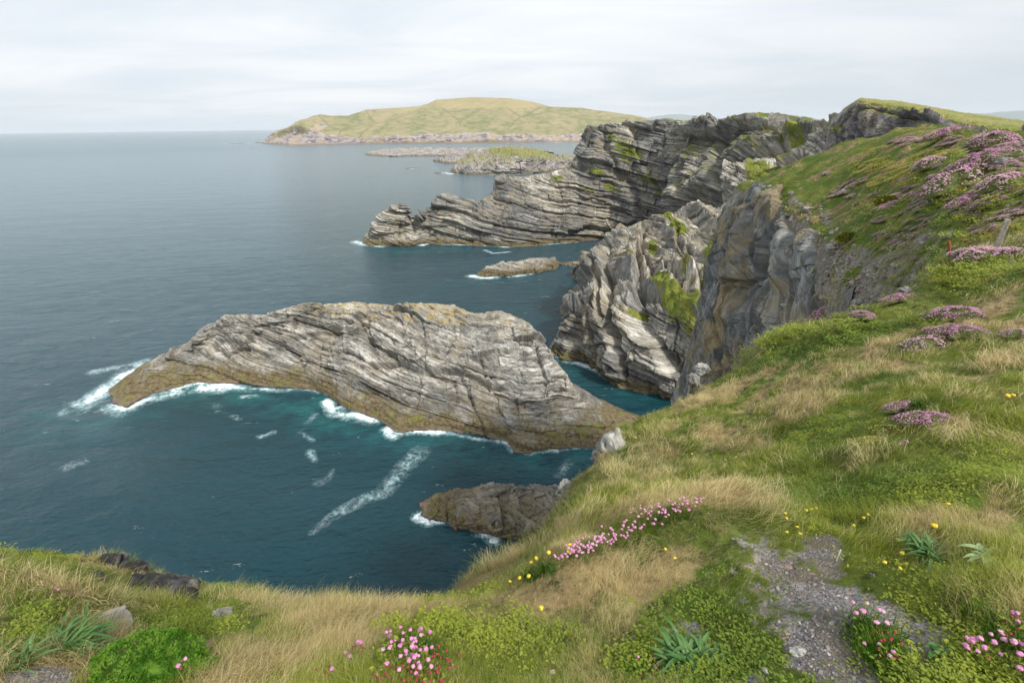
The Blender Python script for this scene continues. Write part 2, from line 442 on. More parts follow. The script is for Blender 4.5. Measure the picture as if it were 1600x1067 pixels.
# ---------- sea
def build_sea():
    az = np.radians(np.linspace(-72, 72, 760))
    r = np.concatenate([np.linspace(50, 420, 640), 420 * (60000 / 420.)**(np.linspace(0, 1, 160)[1:]**1.3)])
    A, Rr = np.meshgrid(az, r); V = np.stack([Rr * np.sin(A), Rr * np.cos(A), np.zeros_like(A)], 2).reshape(-1, 3)
    foam = np.zeros(len(V)); shal = np.zeros(len(V))
    xy = V[:, :2]

    def seg(pl, w0, w1, s, arr, soft=1.):
        pl = np.array([pt(a, b, z=0)[:2] for a, b in pl])
        L = len(pl) - 1; near = np.nonzero((xy[:, 0] > pl[:, 0].min() - 40) & (xy[:, 0] < pl[:, 0].max() + 40) & (xy[:, 1] > pl[:, 1].min() - 40) & (xy[:, 1] < pl[:, 1].max() + 40))[0]
        q = xy[near]
        for i in range(L):
            a, b = pl[i], pl[i + 1]; ab = b - a; t_ = np.clip(((q - a) @ ab) / (ab @ ab + 1e-9), 0, 1)
            dd = np.linalg.norm(q - a - t_[:, None] * ab, axis=1); f = (i + t_) / L; w = (w0 + (w1 - w0) * f) * 1.55
            arr[near] = np.maximum(arr[near], s * np.clip(1 - dd / w, 0, 1)**soft)
    # breaking water round the rocks
    seg([(205, 577), (185, 590), (165, 607), (140, 628), (125, 636)], 2.5, 5.5, 1., foam)
    seg([(170, 632), (200, 636), (235, 622), (262, 612)], 4, 4, 1.15, foam)
    seg([(240, 612), (270, 607), (300, 600)], 5, 5.5, 1.5, foam)
    seg([(300, 600), (322, 607), (345, 602), (360, 594)], 2.5, 4, 1.3, foam)
    seg([(352, 600), (380, 607), (405, 608), (440, 610)], 3, 1.2, 1.15, foam)
    seg([(380, 620), (400, 618)], 1.5, 1.5, .7, foam)
    seg([(440, 610), (470, 608), (500, 612)], 1.5, 1.5, .95, foam)
    seg([(510, 628), (522, 645), (550, 650), (585, 655)], 2, 3, 1.25, foam)
    seg([(525, 640), (552, 632)], 2.2, 1.2, 1.2, foam)
    seg([(605, 672), (615, 682), (630, 668)], 2, 2, 1.2, foam)
    seg([(640, 672), (665, 672), (695, 676)], 2.2, 2., 1.25, foam)
    seg([(700, 678), (740, 685), (790, 692), (800, 705)], 1, 1, .8, foam)
    seg([(828, 706), (850, 702), (870, 702)], 1.6, 1.6, 1.15, foam)
    seg([(870, 702), (920, 700), (960, 693)], .8, .8, .7, foam)
    seg([(712, 782), (690, 790), (665, 796), (652, 806), (668, 815)], 1.2, 1.6, 1.2, foam)
    seg([(668, 815), (700, 812), (715, 815)], .9, 1.4, 1.1, foam)
    seg([(745, 832), (765, 836), (772, 845)], 1.3, 1.6, 1.1, foam)
    seg([(556, 378), (570, 382), (600, 385)], 5, 5, 1.1, foam)
    seg([(660, 383), (675, 377), (685, 380)], 4, 4, 1.2, foam)
    seg([(690, 382), (740, 383), (790, 386), (850, 383), (900, 378)], 2.5, 2.5, .85, foam)
    seg([(738, 432), (760, 435), (775, 434)], 4, 3, 1.2, foam)
    seg([(800, 432), (812, 431), (830, 428)], 3, 2, 1.1, foam)
    seg([(866, 550), (872, 562), (900, 567), (920, 573), (945, 585), (965, 598), (980, 603), (1010, 612)], 1.6, 2.2, .95, foam)
    seg([(868, 535), (862, 545), (866, 556)], 1.5, 1.5, 1., foam)
    seg([(900, 433), (915, 443), (930, 450)], 2.5, 2.5, .95, foam)
    seg([(870, 409), (880, 413), (905, 417)], 1.5, 1.5, .7, foam)
    seg([(645, 264), (662, 263), (682, 263)], 9, 5, 1.2, foam)
    seg([(680, 272), (695, 270), (702, 272)], 8, 6, 1.2, foam)
    seg([(703, 272), (780, 273), (850, 271)], 5, 5, .8, foam)
    seg([(350, 225), (362, 226), (378, 225), (395, 224)], 14, 14, .95, foam)
    seg([(405, 224), (480, 226), (600, 224), (760, 223), (900, 223)], 12, 12, .8, foam)
    seg([(215, 572), (195, 590), (180, 600)], 5, 5, 1.1, foam)
    seg([(235, 600), (260, 612), (290, 604), (310, 600)], 5, 6, 1.35, foam)
    seg([(120, 632), (160, 628), (200, 640)], 4, 4, .8, foam)
    seg([(330, 603), (350, 606), (362, 600)], 4, 4, 1.3, foam)
    # drifting streaks
    seg([(656, 706), (622, 740), (600, 768), (560, 784), (530, 800), (510, 815), (488, 832)], 2.6, .9, .42, foam, .5)
    seg([(645, 712), (628, 735), (605, 762)], 1.7, 1.7, .56, foam, .6)
    seg([(492, 648), (476, 665), (468, 675), (490, 688)], 1.3, .8, .42, foam)
    seg([(484, 706), (490, 716), (494, 722)], 1.5, .8, .5, foam)
    seg([(500, 752), (512, 746), (520, 735)], 2, 1., .42, foam)
    seg([(330, 632), (352, 645), (375, 655)], 2, 1., .42, foam)
    seg([(405, 683), (425, 676)], 1.4, 1.4, .48, foam)
    seg([(110, 728), (142, 720)], 2.2, 1.2, .42, foam)
    seg([(872, 742), (886, 728), (893, 720)], 1.4, 1.4, .48, foam)
    seg([(758, 391), (770, 396), (795, 394)], 2, 2, .68, foam)
    seg([(150, 580), (205, 570), (230, 562)], 3, 2, .6, foam)
    for pl, w, s in [([(300, 605), (360, 612), (430, 618), (500, 635), (540, 660)], 11, .8), ([(210, 650), (150, 660), (90, 650)], 12, .45), ([(560, 665), (640, 690), (760, 700), (830, 718), (930, 712)], 8, .55),
                     ([(870, 570), (960, 610), (1020, 630)], 6, .35), ([(560, 388), (620, 394), (700, 388)], 13, .55), ([(700, 835), (650, 820)], 5, .3), ([(700, 390), (900, 385)], 9, .3), ([(740, 438), (820, 436)], 6, .3)]:
        seg(pl, w, w, s, shal)
    wv = .22 * fbm(V * np.array([1, 1, 0]), 14., 3, 5) * sstep(Rr.ravel(), 900, 200)
    V[:, 2] = wv + foam * .12
    me = mesh('sea', V, grid_faces(len(r), len(az))[:, ::-1], True, {'foam': ('FLOAT', foam), 'shallow': ('FLOAT', shal)})
    m, t = new_mat('sea_water')
    pos = t.new('ShaderNodeNewGeometry').outputs['Position']
    dist = t.new('ShaderNodeVectorMath', operation='LENGTH'); t.put(dist.inputs[0], pos)
    dl = dist.outputs['Value']
    # rotated, stretched wind waves
    mp = t.new('ShaderNodeMapping', i_Vector=pos); mp.inputs['Rotation'].default_value = (0, 0, R(-22)); mp.inputs['Scale'].default_value = (.55, 1.15, 1)
    wa = t.noise(mp.outputs[0], .75, 5, .62, .4); wb = t.noise(mp.outputs[0], .16, 3, .55, .3); wc = t.noise(mp.outputs[0], .028, 3, .5)
    wd = t.noise(mp.outputs[0], .006, 3, .5)
    h = t.math('ADD', t.math('MULTIPLY', wa, 1.5), t.math('ADD', t.math('MULTIPLY', wb, 3.4), t.math('MULTIPLY', wc, 7.)))
    st = t.mapr(dl, 100, 2500, .9, .8)
    bp = t.new('ShaderNodeBump', i_Distance=.55, i_Height=h); t.put(bp.inputs['Strength'], st)
    deep = (.0012, .031, .042); turq = (.010, .115, .115)
    c = t.mix(t.math('MULTIPLY', t.attr('shallow'), t.mapr(t.noise(pos, .12, 3), .35, .6)), deep, turq)
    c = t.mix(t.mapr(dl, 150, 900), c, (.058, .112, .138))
    c = t.mix(t.math('MULTIPLY', t.mapr(wd, .45, .6), .18), c, (.06, .11, .13))
    fo = t.attr('foam'); fn = t.noise(pos, .55, 6, .68, .8); fn2 = t.noise(pos, 2.2, 4, .7, .5)
    fo = t.math('MULTIPLY', fo, t.mapr(t.noise(pos, .085, 3, .6), .36, .56, .25, 1.15))
    ff = t.math('ADD', fo, t.math('SUBTRACT', t.math('ADD', t.math('MULTIPLY', fn, 2.3), t.math('MULTIPLY', fn2, 1.7)), 2.5))
    fm = t.math('MULTIPLY', t.mapr(ff, -.12, .62), t.mapr(fn2, .30, .52)); fm = t.math('MULTIPLY', t.math('MAXIMUM', fm, t.math('MULTIPLY', t.mapr(fo, .12, .6), t.mapr(fn, .42, .62, 0., .25))), t.mapr(fo, .02, .3))
    lv = t.new('ShaderNodeVectorMath', operation='ADD'); t.put(lv.inputs[0], pos); nz = t.new('ShaderNodeTexNoise', i_Vector=pos, i_Scale=.5); t.put(lv.inputs[1], t.vmul(nz.outputs['Color'], (2.6, 2.6, 0)))
    vo1 = t.new('ShaderNodeTexVoronoi', feature='DISTANCE_TO_EDGE', i_Vector=lv, i_Scale=.55); vo2 = t.new('ShaderNodeTexVoronoi', feature='DISTANCE_TO_EDGE', i_Vector=lv, i_Scale=1.5)
    lace = t.math('MAXIMUM', t.mapr(vo1.outputs['Distance'], .17, .0), t.math('MULTIPLY', t.mapr(vo2.outputs['Distance'], .2, .0), .7))
    lace = t.math('MULTIPLY', lace, t.math('MULTIPLY', t.mapr(fo, .06, .75), t.mapr(t.math('ADD', t.math('MULTIPLY', fn, .6), t.math('MULTIPLY', t.noise(pos, .3, 4, .7), .6)), .50, .70)))
    core = t.mapr(fo, .45, .85, .35, 1.)
    fm = t.math('MAXIMUM', t.math('MULTIPLY', fm, core), t.math('MULTIPLY', lace, .75))
    speck = t.mapr(t.math('MULTIPLY', t.noise(mp.outputs[0], 1.3, 4, .7), t.mapr(wb, .4, .7)), .54, .60)
    halo = t.math('MULTIPLY', t.mapr(ff, -.3, .1), t.mapr(fo, .05, .5))
    c = t.mix(t.math('MULTIPLY', halo, .55), c, (.06, .26, .27))
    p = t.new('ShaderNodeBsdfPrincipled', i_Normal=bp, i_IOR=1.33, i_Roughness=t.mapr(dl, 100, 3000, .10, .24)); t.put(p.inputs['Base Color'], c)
    p.inputs['Specular IOR Level'].default_value = .5
    wf = t.mix(t.mapr(fn2, .35, .6), (.62, .72, .74), (.86, .89, .9))
    pf = t.new('ShaderNodeBsdfPrincipled', i_Roughness=.9); t.put(pf.inputs['Base Color'], wf)
    ms = t.new('ShaderNodeMixShader', i_0=t.math('MAXIMUM', fm, t.math('MULTIPLY', speck, .25)), i_1=p, i_2=pf)
    t.new('ShaderNodeOutputMaterial', i_Surface=ms)
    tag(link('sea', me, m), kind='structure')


build_sea()

# ---------- rock materials
ROCK = rock_material('bedded_grey_rock')
ROCK_FAR = rock_material('far_rock', fine=.6, algae=(2, 5.), light=(.46, .425, .40), mid=(.22, .20, .195), dark=(.10, .09, .095), bands=.5,
                         green=((.17, .19, .04), (.26, .23, .08)))
ROCK_BLUE = rock_material('blue_grey_slate', dark=(.045, .047, .046), mid=(.135, .138, .13), light=(.31, .31, .29), warm=(.26, .20, .10), warmth=.8, fine=2.2, bands=.8, bump=.6)
ROCK_DARK = rock_material('dark_wet_rock', dark=(.045, .042, .035), mid=(.13, .12, .10), light=(.25, .24, .21), algae=(2, 6))


# ---------- main rock island
ROCK_ISLE = rock_material('island_rock', light=(.53, .51, .465), mid=(.195, .186, .165), algae=(3, 8), warmth=.3)


def main_island():
    w = row((170, 630), (200, 636), (238, 615), (300, 601), (350, 600), (420, 606), (480, 608), (512, 622), (545, 642), (590, 656), (620, 676), (662, 672), (700, 674),
            (750, 682), (792, 690), (806, 706), (832, 707), (880, 702), (930, 699), (968, 691), (1004, 682))
    lo = row((171, 628, Z, .5), (200, 625, Z, 1), (240, 603, Z, 2), (300, 588, Z, 3), (350, 586, Z, 3.5), (420, 592, Z, 3.5), (480, 594, Z, 3.5), (512, 608, Z, 3.5), (545, 626, Z, 3.), (590, 640, Z, 3), (620, 656, Z, 3), (662, 654, Z, 3.5), (700, 654, Z, 3.5),
             (750, 662, Z, 3.5), (792, 672, Z, 3), (806, 688, Z, 3), (832, 690, Z, 3), (880, 688, Z, 3), (930, 687, Z, 2.4), (970, 684, Z, 1.3), (1004, 681, Z, .4))
    mi = row((172, 626, Z, 1), (205, 612, Z, 2), (245, 585, Z, 4), (300, 568, Z, 6.5), (345, 552, Z, 8.5), (420, 562, Z, 8.5), (480, 570, Z, 8), (520, 585, Z, 7.5), (560, 600, Z, 7.5), (600, 612, Z, 7.5), (640, 618, Z, 8), (680, 620, Z, 8), (720, 622, Z, 8),
             (770, 636, Z, 7.5), (810, 655, Z, 6), (830, 664, Z, 5), (850, 668, Z, 4.5), (890, 670, Z, 4), (935, 676, Z, 3), (972, 678, Z, 1.9), (1004, 680, Z, .5))
    hi = row((173, 624, Z, 1.2), (208, 600, Z, 3), (250, 572, Z, 6), (295, 552, Z, 9), (335, 522, Z, 13), (400, 522, Z, 15), (450, 524, Z, 16), (500, 530, Z, 16), (560, 548, Z, 15), (610, 562, Z, 15), (650, 566, Z, 15), (690, 570, Z, 15), (730, 578, Z, 14.5),
             (775, 590, Z, 13.5), (820, 600, Z, 12), (848, 612, Z, 10), (870, 628, Z, 7.5), (905, 645, Z, 6), (940, 664, Z, 4), (974, 672, Z, 2.4), (1003, 678.5, Z, .6))
    top = row((174, 623, Z, 1.2), (210, 590, Z, 4), (255, 560, Z, 8), (292, 543, Z, 11), (322, 514, Z, 16), (350, 497, Z, 20), (400, 495, Z, 22), (440, 485, Z, 24.5), (495, 476, Z, 26), (560, 480, Z, 26), (620, 476, Z, 27), (700, 482, Z, 26.5), (740, 490, Z, 25.),
              (782, 487, Z, 25.), (822, 510, Z, 22), (842, 534, Z, 19), (862, 570, Z, 14), (885, 600, Z, 10.5), (925, 634, Z, 6.5), (966, 660, Z, 2.8), (985, 669, Z, 1.8), (1003, 677, Z, .7))
    b1 = away(top, 9, .8); b2 = away(top, 17, z=-3.)
    fr = frame((.12, -.04, .99), (1, .2, .2))
    o = rock_mass('rock_island', [sink(w), w, lo, mi, hi, top, b1, b2], 820, [4, 22, 50, 90, 100, 20, 14], ROCK_ISLE, fr,
                  [(5.5, 19, 14, 2.0, .9), (1.7, 8, 6, .8, .5), (.55, 3, 3, .3, .18)], fold=(80, 4.5), frac=(13, 1.2), seed=3, slabs=16, lichen=.45, pin=6, pinv=.5, edge_taper=.04, mono=(1, 5, 1.2), lowamp=.65, saw=[(26, 1.6, 1)],
                  cuts=[([(323, 554), (339, 538), (386, 544), (426, 557), (457, 532), (489, 526), (526, 516), (570, 497)], 2.8, 16, 2.0, 3), ([(526, 519), (504, 535), (495, 575)], 1.0, 10, 2.7, 3.5),
                        ([(575, 576), (624, 569), (657, 584), (725, 584), (762, 602), (822, 608), (880, 612)], 4.0, 22, 2.0, 3), ([(721, 590), (740, 632), (759, 684)], 1.6, 14, 2.4, 3.5), ([(777, 636), (800, 676)], 1.0, 10, 1.9, 3),
                        ([(650, 548), (700, 560), (747, 563), (796, 554), (852, 566)], 1.9, 12, 1.4, 2.5), ([(400, 512), (470, 505), (560, 520), (620, 540), (700, 545)], 1.5, 10, 1.0, 2.5), ([(560, 500), (580, 545), (575, 576)], -1.9, 18, 1.4, 3),
                        ([(640, 490), (628, 530), (650, 560)], 1.1, 14, 1.2, 3), ([(700, 495), (715, 530), (700, 560)], 1.1, 14, 1.2, 3), ([(240, 580), (330, 575), (420, 585), (520, 600)], 1.1, 10, 0.8, 2.5), ([(560, 610), (640, 620), (715, 628)], 1.1, 12, 1.0, 2.5), ([(655, 590), (660, 615), (650, 645)], 1.0, 9, 1.5, 2.5),
                        ([(810, 668), (860, 680), (930, 682), (975, 676)], 1.5, 8, 0.8, 2.5), ([(775, 600), (830, 640), (855, 655)], 0.6, 10, 1.0, 2)])
    tag(o, 'long grey bedded rock island with yellow lichen on its crest, surf along its near side', 'rock island')
    return o


main_island()


def low_rock():
    w = row((652, 806), (668, 815), (700, 812), (712, 826), (750, 833), (775, 842), (810, 845), (850, 850), (900, 852), (935, 815))
    m1 = row((653, 805, Z, .4), (670, 808, Z, 1), (700, 802, Z, 2), (715, 812, Z, 2.5), (750, 818, Z, 3), (775, 820, Z, 3.6), (810, 822, Z, 4), (850, 826, Z, 4), (900, 835, Z, 3.5), (936, 812, Z, .3))
    m2 = row((655, 803, Z, .6), (675, 797, Z, 2), (705, 787, Z, 3.5), (725, 783, Z, 4.5), (755, 780, Z, 5), (780, 778, Z, 5.5), (815, 780, Z, 6), (850, 785, Z, 6.5), (900, 790, Z, 5), (936, 808, Z, .5))
    tp = row((657, 801, Z, .6), (690, 786, Z, 2.6), (715, 775, Z, 4), (735, 768, Z, 5.2), (765, 757, Z, 7.5), (790, 757, Z, 8), (820, 758, Z, 8), (850, 760, Z, 8), (895, 765, Z, 6.5), (936, 804, Z, .7))
    rock_mass('sea_rock', [sink(w, out=.8), w, m1, m2, tp, away(tp, 4, .6), away(tp, 8, z=-2)], 300, [3, 20, 40, 34, 8, 6], ROCK_DARK, frame((-.3, -.6, .75), (1, 0, .3)),
              [(3.2, 11, 8, 1.0, .4), (1.1, 4, 4, .45, .2), (.4, 2, 2, .16, .08)], fold=(30, 1.5), frac=(5, .6), seed=12, mono=(1, 4, .4))


low_rock()
tag(bpy.data.objects['sea_rock'], 'dark brown sloping rock in the water, half hidden by the grassy edge below the island', 'sea rock')


def far_promontory():
    w = row((566, 382), (600, 385), (640, 387), (665, 381), (720, 383), (790, 386), (850, 383), (900, 377), (950, 374), (1000, 378), (1060, 384), (1130, 395))
    lo = row((566, 380, Z, 1), (600, 380, Z, 2.5), (640, 382, Z, 2.5), (668, 372, Z, 5), (720, 374, Z, 5), (790, 377, Z, 5), (850, 374, Z, 5), (900, 368, Z, 5), (950, 362, Z, 8), (1000, 366, Z, 8), (1060, 372, Z, 8), (1130, 380, Z, 9))
    mi = row((567, 378, Z, 2), (598, 370, Z, 7), (632, 365, Z, 9), (672, 350, Z, 16), (720, 352, Z, 16), (790, 345, Z, 20), (850, 340, Z, 22), (900, 330, Z, 26), (950, 325, Z, 30), (1000, 320, Z, 36), (1060, 320, Z, 40), (1130, 320, Z, 42))
    hi = row((568, 377, 411), (600, 350, 411), (628, 332, 412), (648, 338, 414), (680, 322, 416), (740, 325, 418), (790, 300, 420), (840, 290, 424), (900, 275, 426), (960, 250, 420), (1010, 245, 405), (1070, 250, 385), (1130, 250, 370))
    tp = row((569, 376, 412), (585, 352, 412), (604, 330, 412), (628, 321, 412), (640, 326, 414), (645, 346, 416), (660, 330, 420), (692, 312, 424), (745, 317, 428), (768, 299, 430), (776, 280, 434), (830, 272, 440), (890, 263, 446), (903, 235, 448), (922, 203, 448), (942, 193, 445),
             (985, 191, 435), (1050, 193, 420), (1130, 196, 405))
    fr = frame((.20, -.10, .97), (1, .1, .35))
    o = rock_mass('cliff', [sink(w, out=3), w, lo, mi, hi, tp, away(tp, 20, .85), away(tp, 55, z=-3)], 900, [3, 12, 55, 75, 75, 10, 8], ROCK, fr,
                  [(11, 60, 40, 3., 1.6), (3.6, 22, 15, 1.4, .9), (1.4, 8, 8, .6, .4)], fold=(300, 3), frac=(30, 1.3), seed=21, edge_taper=.03,
                  grass=[(985, 240, 36, 16, 30), (1010, 275, 14, 8), (1020, 285, 20, 8, 10), (955, 215, 18, 8, 35), (930, 270, 22, 7, 20), (1045, 300, 20, 8), (870, 275, 12, 5), (920, 298, 20, 6, 20), (955, 295, 22, 7, 10), (1060, 345, 22, 14)], gtop=.0, slabs=26, pin=6, pinv=.6, saw=[(52, 4.5, 1)], mono=(1, 5, 1.5),
                  cuts=[([(937, 202), (960, 266), (990, 292), (1005, 341)][::-1], 7, 26, 5, 6), ([(1042, 217), (1065, 274), (1084, 330)][::-1], 5, 24, 4, 5), ([(885, 322), (874, 371)], 3, 18, 2, 3), ([(889, 358), (922, 352), (960, 360), (1000, 350)], 6, 14, 6, 5),
                        ([(640, 328), (646, 362)][::-1], 3, 12, 3, 4), ([(590, 368), (645, 362), (690, 352), (722, 360)], 2.5, 10, 1.5, 2.5), ([(915, 215), (905, 262)], -4, 14, 2, 3), ([(985, 196), (1000, 250), (1030, 290)][::-1], 4, 20, 2, 3), ([(1110, 200), (1118, 297)][::-1], 4, 20, 3, 4),
                        ([(780, 290), (850, 300), (930, 310), (985, 330)], 2.5, 12, 1, 2.5), ([(700, 330), (800, 335), (870, 345)], 1.6, 10, .8, 2)])
    tag(o, kind='structure')


far_promontory()


def back_wall():
    """the high cliffs at the head of the bay"""
    tp = row((1035, 194, 452), (1060, 193, 405), (1090, 195, 400), (1128, 195, 385), (1145, 184, 372), (1165, 181, 365), (1200, 184, 355), (1240, 189, 345), (1290, 196, 335), (1330, 200, 320), (1380, 200, 300))
    m1 = row((1035, 240, 438), (1065, 240, 392), (1095, 235, 382), (1125, 235, 370), (1140, 225, 358), (1160, 222, 350), (1195, 220, 338), (1235, 228, 322), (1280, 235, 305), (1320, 240, 290), (1370, 240, 280))
    m2 = row((1035, 300, 425), (1070, 300, 375), (1100, 295, 362), (1120, 290, 350), (1140, 285, 335), (1160, 280, 325), (1190, 275, 312), (1225, 280, 295), (1270, 290, 275), (1310, 290, 262), (1360, 290, 255))
    m3 = row((1035, 380, 410), (1075, 385, 350), (1105, 390, 330), (1130, 390, 310), (1150, 390, 300), (1170, 385, 290), (1200, 380, 280), (1230, 380, 265), (1270, 380, 250), (1310, 380, 240), (1350, 380, 235))
    bt = [np.array([p[0] * .92, p[1] * .92, -2]) for p in m3]
    o = rock_mass('cliff', [bt, m3, m2, m1, tp, away(tp, 25, 1.), away(tp, 90, z=60.)], 520, [20, 90, 80, 60, 10, 6], ROCK, frame((.10, -.14, .98), (1, .5, .45)),
                  [(26, 14, 17, 3.5, 0), (6, 9, 11, 1.8, 1.), (2.2, 7, 7, .9, .5)], fold=(200, 3), frac=(30, 2.4), seed=31, edge_taper=.02,
                  grass=[(1205, 200, 30, 12, 15), (1245, 225, 34, 24, 20), (1180, 235, 16, 8), (1225, 260, 35, 24), (1108, 325, 14, 10, 60), (1120, 335, 10, 18), (1150, 205, 12, 7), (1265, 205, 18, 6, 15), (1150, 360, 20, 10)], gtop=.55, slabs=17, pin=5, pinv=.7, saw=[(27, 18, 1), (9, 4, 1)],
                  cuts=[([(1051, 219), (1083, 317)][::-1], 8, 24, 5, 5), ([(1122, 199), (1126, 270), (1138, 345)][::-1], 9, 22, 6, 5), ([(1161, 211), (1157, 242)], 5, 14, 4, 4), ([(1230, 200), (1222, 250), (1235, 290)], 6, 18, 5, 4)])
    tag(o, kind='structure')


back_wall()


def mid_cliff():
    w = row((862, 548), (880, 562), (915, 570), (942, 582), (965, 597), (1000, 608), (1040, 622), (1085, 632))
    lo = row((864, 538, Z, 3), (884, 548, Z, 4), (915, 556, Z, 4), (945, 566, Z, 4.5), (970, 580, Z, 5), (1005, 592, Z, 5), (1045, 602, Z, 5), (1090, 610, Z, 6))
    m1 = row((867, 528, Z, 6), (888, 520, Z, 11), (920, 518, Z, 13), (955, 520, Z, 15), (985, 530, Z, 16), (1020, 545, Z, 16), (1060, 555, Z, 16), (1100, 565, Z, 16))
    m2 = row((872, 518, Z, 9), (892, 490, Z, 18), (925, 478, Z, 22), (960, 470, Z, 26), (1000, 475, Z, 28), (1040, 485, Z, 30), (1080, 495, Z, 30), (1110, 505, Z, 30))
    m3 = row((884, 500, 208), (900, 468, 212), (930, 446, 215), (965, 425, 216), (1010, 425, 214), (1050, 430, 210), (1090, 430, 206), (1125, 430, 204))
    m4 = row((888, 490, 211), (902, 462, 217), (928, 430, 224), (950, 400, 230), (990, 385, 238), (1040, 380, 243), (1090, 370, 247), (1140, 365, 250))
    tp = row((890, 484, 213), (904, 456, 222), (926, 418, 236), (940, 388, 246), (966, 357, 254), (1005, 352, 258), (1040, 334, 262), (1090, 322, 268), (1150, 312, 275))
    o = rock_mass('cliff', [sink(w), w, lo, m1, m2, m3, m4, tp, away(tp, 12, .8), away(tp, 40, z=-3)], 560, [3, 18, 65, 75, 80, 60, 40, 8, 8], ROCK, frame((.10, -.10, .98), (.93, .30, .42)),
                  [(9, 9, 14, 1.8, .9), (3, 7, 8, 1., .6), (1.2, 4, 5, .5, .3), (.5, 2.5, 3, .2, .1)], fold=(200, 1.5), frac=(20, 1.0), seed=41, edge_taper=.03, lichen=.3,
                  grass=[(1068, 492, 42, 28, 35), (1085, 515, 30, 14, 10), (1035, 458, 30, 16, 55), (1045, 345, 26, 12, 30), (1060, 360, 20, 20, 60), (1108, 405, 10, 18), (1120, 380, 12, 16), (1020, 392, 10, 14), (985, 415, 36, 6, -5), (1000, 492, 10, 14, 100), (1075, 435, 10, 12), (1105, 450, 12, 12)], gtop=0, slabs=11, pin=8, pinv=.5, saw=[(19, 8, 1), (7, 1.8, 1)], mono=(1, 7, 1.2),
                  cuts=[([(951, 387), (958, 495), (975, 536), (982, 580)][::-1], 6.8, 20, 6.8, 4.5), ([(997, 401), (999, 509), (1039, 545), (1073, 592)][::-1], 10.2, 33, 7.5, 6), ([(1076, 395), (1093, 455), (1100, 490)][::-1], 6.8, 20, 6.0, 4), ([(1040, 425), (1062, 465)][::-1], 6.8, 18, 4.5, 3.5), ([(1002, 368), (1015, 431)][::-1], 6.8, 20, 4.5, 3.5),
                        ([(938, 391), (941, 465), (950, 500)][::-1], 4.2, 15, 4.5, 3), ([(1050, 345), (1066, 400), (1080, 430)][::-1], 6.8, 20, 4.5, 4), ([(905, 470), (930, 500), (935, 550)][::-1], 3.4, 15, 2.4, 3), ([(880, 520), (915, 535), (950, 540)], 3.4, 13, 1.8, 2.5), ([(960, 470), (1000, 474)], 3.4, 10, 1.5, 2), ([(1000, 560), (1040, 575), (1075, 595)], 5.1, 18, 3.0, 3), ([(1120, 400), (1140, 440)][::-1], 6.8, 15, 4.5, 4)])
    tag(o, kind='structure')


mid_cliff()


def terrace():
    """brown block with a grassy top in front of the back wall"""
    bt = row((1128, 420, 300), (1150, 420, 290), (1185, 420, 280), (1230, 420, 262))
    lo = row((1130, 345, 300), (1150, 350, 290), (1190, 350, 278), (1232, 345, 260))
    up = row((1128, 262, 305), (1150, 272, 293), (1185, 290, 282), (1225, 300, 266))
    bk = row((1132, 248, 312), (1160, 250, 306), (1190, 246, 312), (1225, 250, 318))
    b2 = away(bk, 12, .9)
    o = rock_mass('cliff', [bt, lo, up, bk, b2], 220, [40, 90, 40, 6], ROCK, frame((.1, -.2, 1), (1, .4, .1)), [(7, 16, 14, 2.6, .5), (2.2, 8, 7, .9, .45), (.9, 4, 4, .35, .2)], fold=(60, 2), frac=(14, 1.6), seed=51,
                  grass=[(1190, 268, 36, 20, 25), (1215, 280, 25, 25)], edge_taper=.05)
    tag(o, kind='structure')
    bt = row((1255, 290, 255), (1270, 290, 250), (1300, 280, 240)); tp = row((1262, 215, 262), (1276, 198, 258), (1300, 212, 255))
    md = row((1258, 250, 256), (1274, 245, 251), (1300, 245, 246))
    o = rock_mass('cliff', [bt, md, tp, away(tp, 6, .95), away(tp, 12, .8)], 90, [40, 40, 6, 6], ROCK, frame((.7, -.1, .6), (0, .5, .5)), [(4, 10, 9, 1.8, .5), (1.2, 4, 4, .5, .2)], fold=(40, 2), frac=(8, 1.6), seed=53, edge_taper=.1)
    tag(o, kind='structure')


terrace()


def right_cliff():
    bt = row((1285, 300, 235), (1310, 300, 225), (1350, 300, 215), (1420, 300, 200), (1500, 300, 185), (1620, 300, 170), (1760, 300, 160))
    lo = row((1290, 225, 235), (1308, 225, 228), (1345, 225, 218), (1420, 225, 203), (1500, 225, 190), (1620, 230, 175), (1760, 230, 165))
    up = row((1295, 200, 238), (1315, 180, 230), (1338, 160, 222), (1420, 172, 208), (1500, 190, 196), (1620, 205, 182), (1760, 205, 170))
    tp = row((1298, 190, 242), (1318, 172, 238), (1342, 156, 235), (1410, 161, 235), (1500, 178, 232), (1620, 196, 225), (1760, 205, 215))
    o = rock_mass('cliff', [bt, lo, up, tp, away(tp, 30, .98), away(tp, 80, .6)], 420, [20, 80, 24, 8, 6], ROCK_FAR, frame((.97, .2, .12), (0, .2, 1)),
                  [(5, 13, 9, 2.2, .9), (1.9, 6, 5, 1.4, .8), (.8, 3, 3, .5, .3)], fold=(50, 2), frac=(12, 1.3), saw=[(8, 2.5, 0)], seed=61, edge_taper=.03,
                  grass=[(1306, 205, 16, 16), (1420, 160, 100, 5, 9), (1520, 180, 120, 7, 10), (1600, 195, 80, 12, 12), (1700, 205, 120, 14, 5)], gtop=1., pin=3)
    tag(o, kind='structure')


right_cliff()


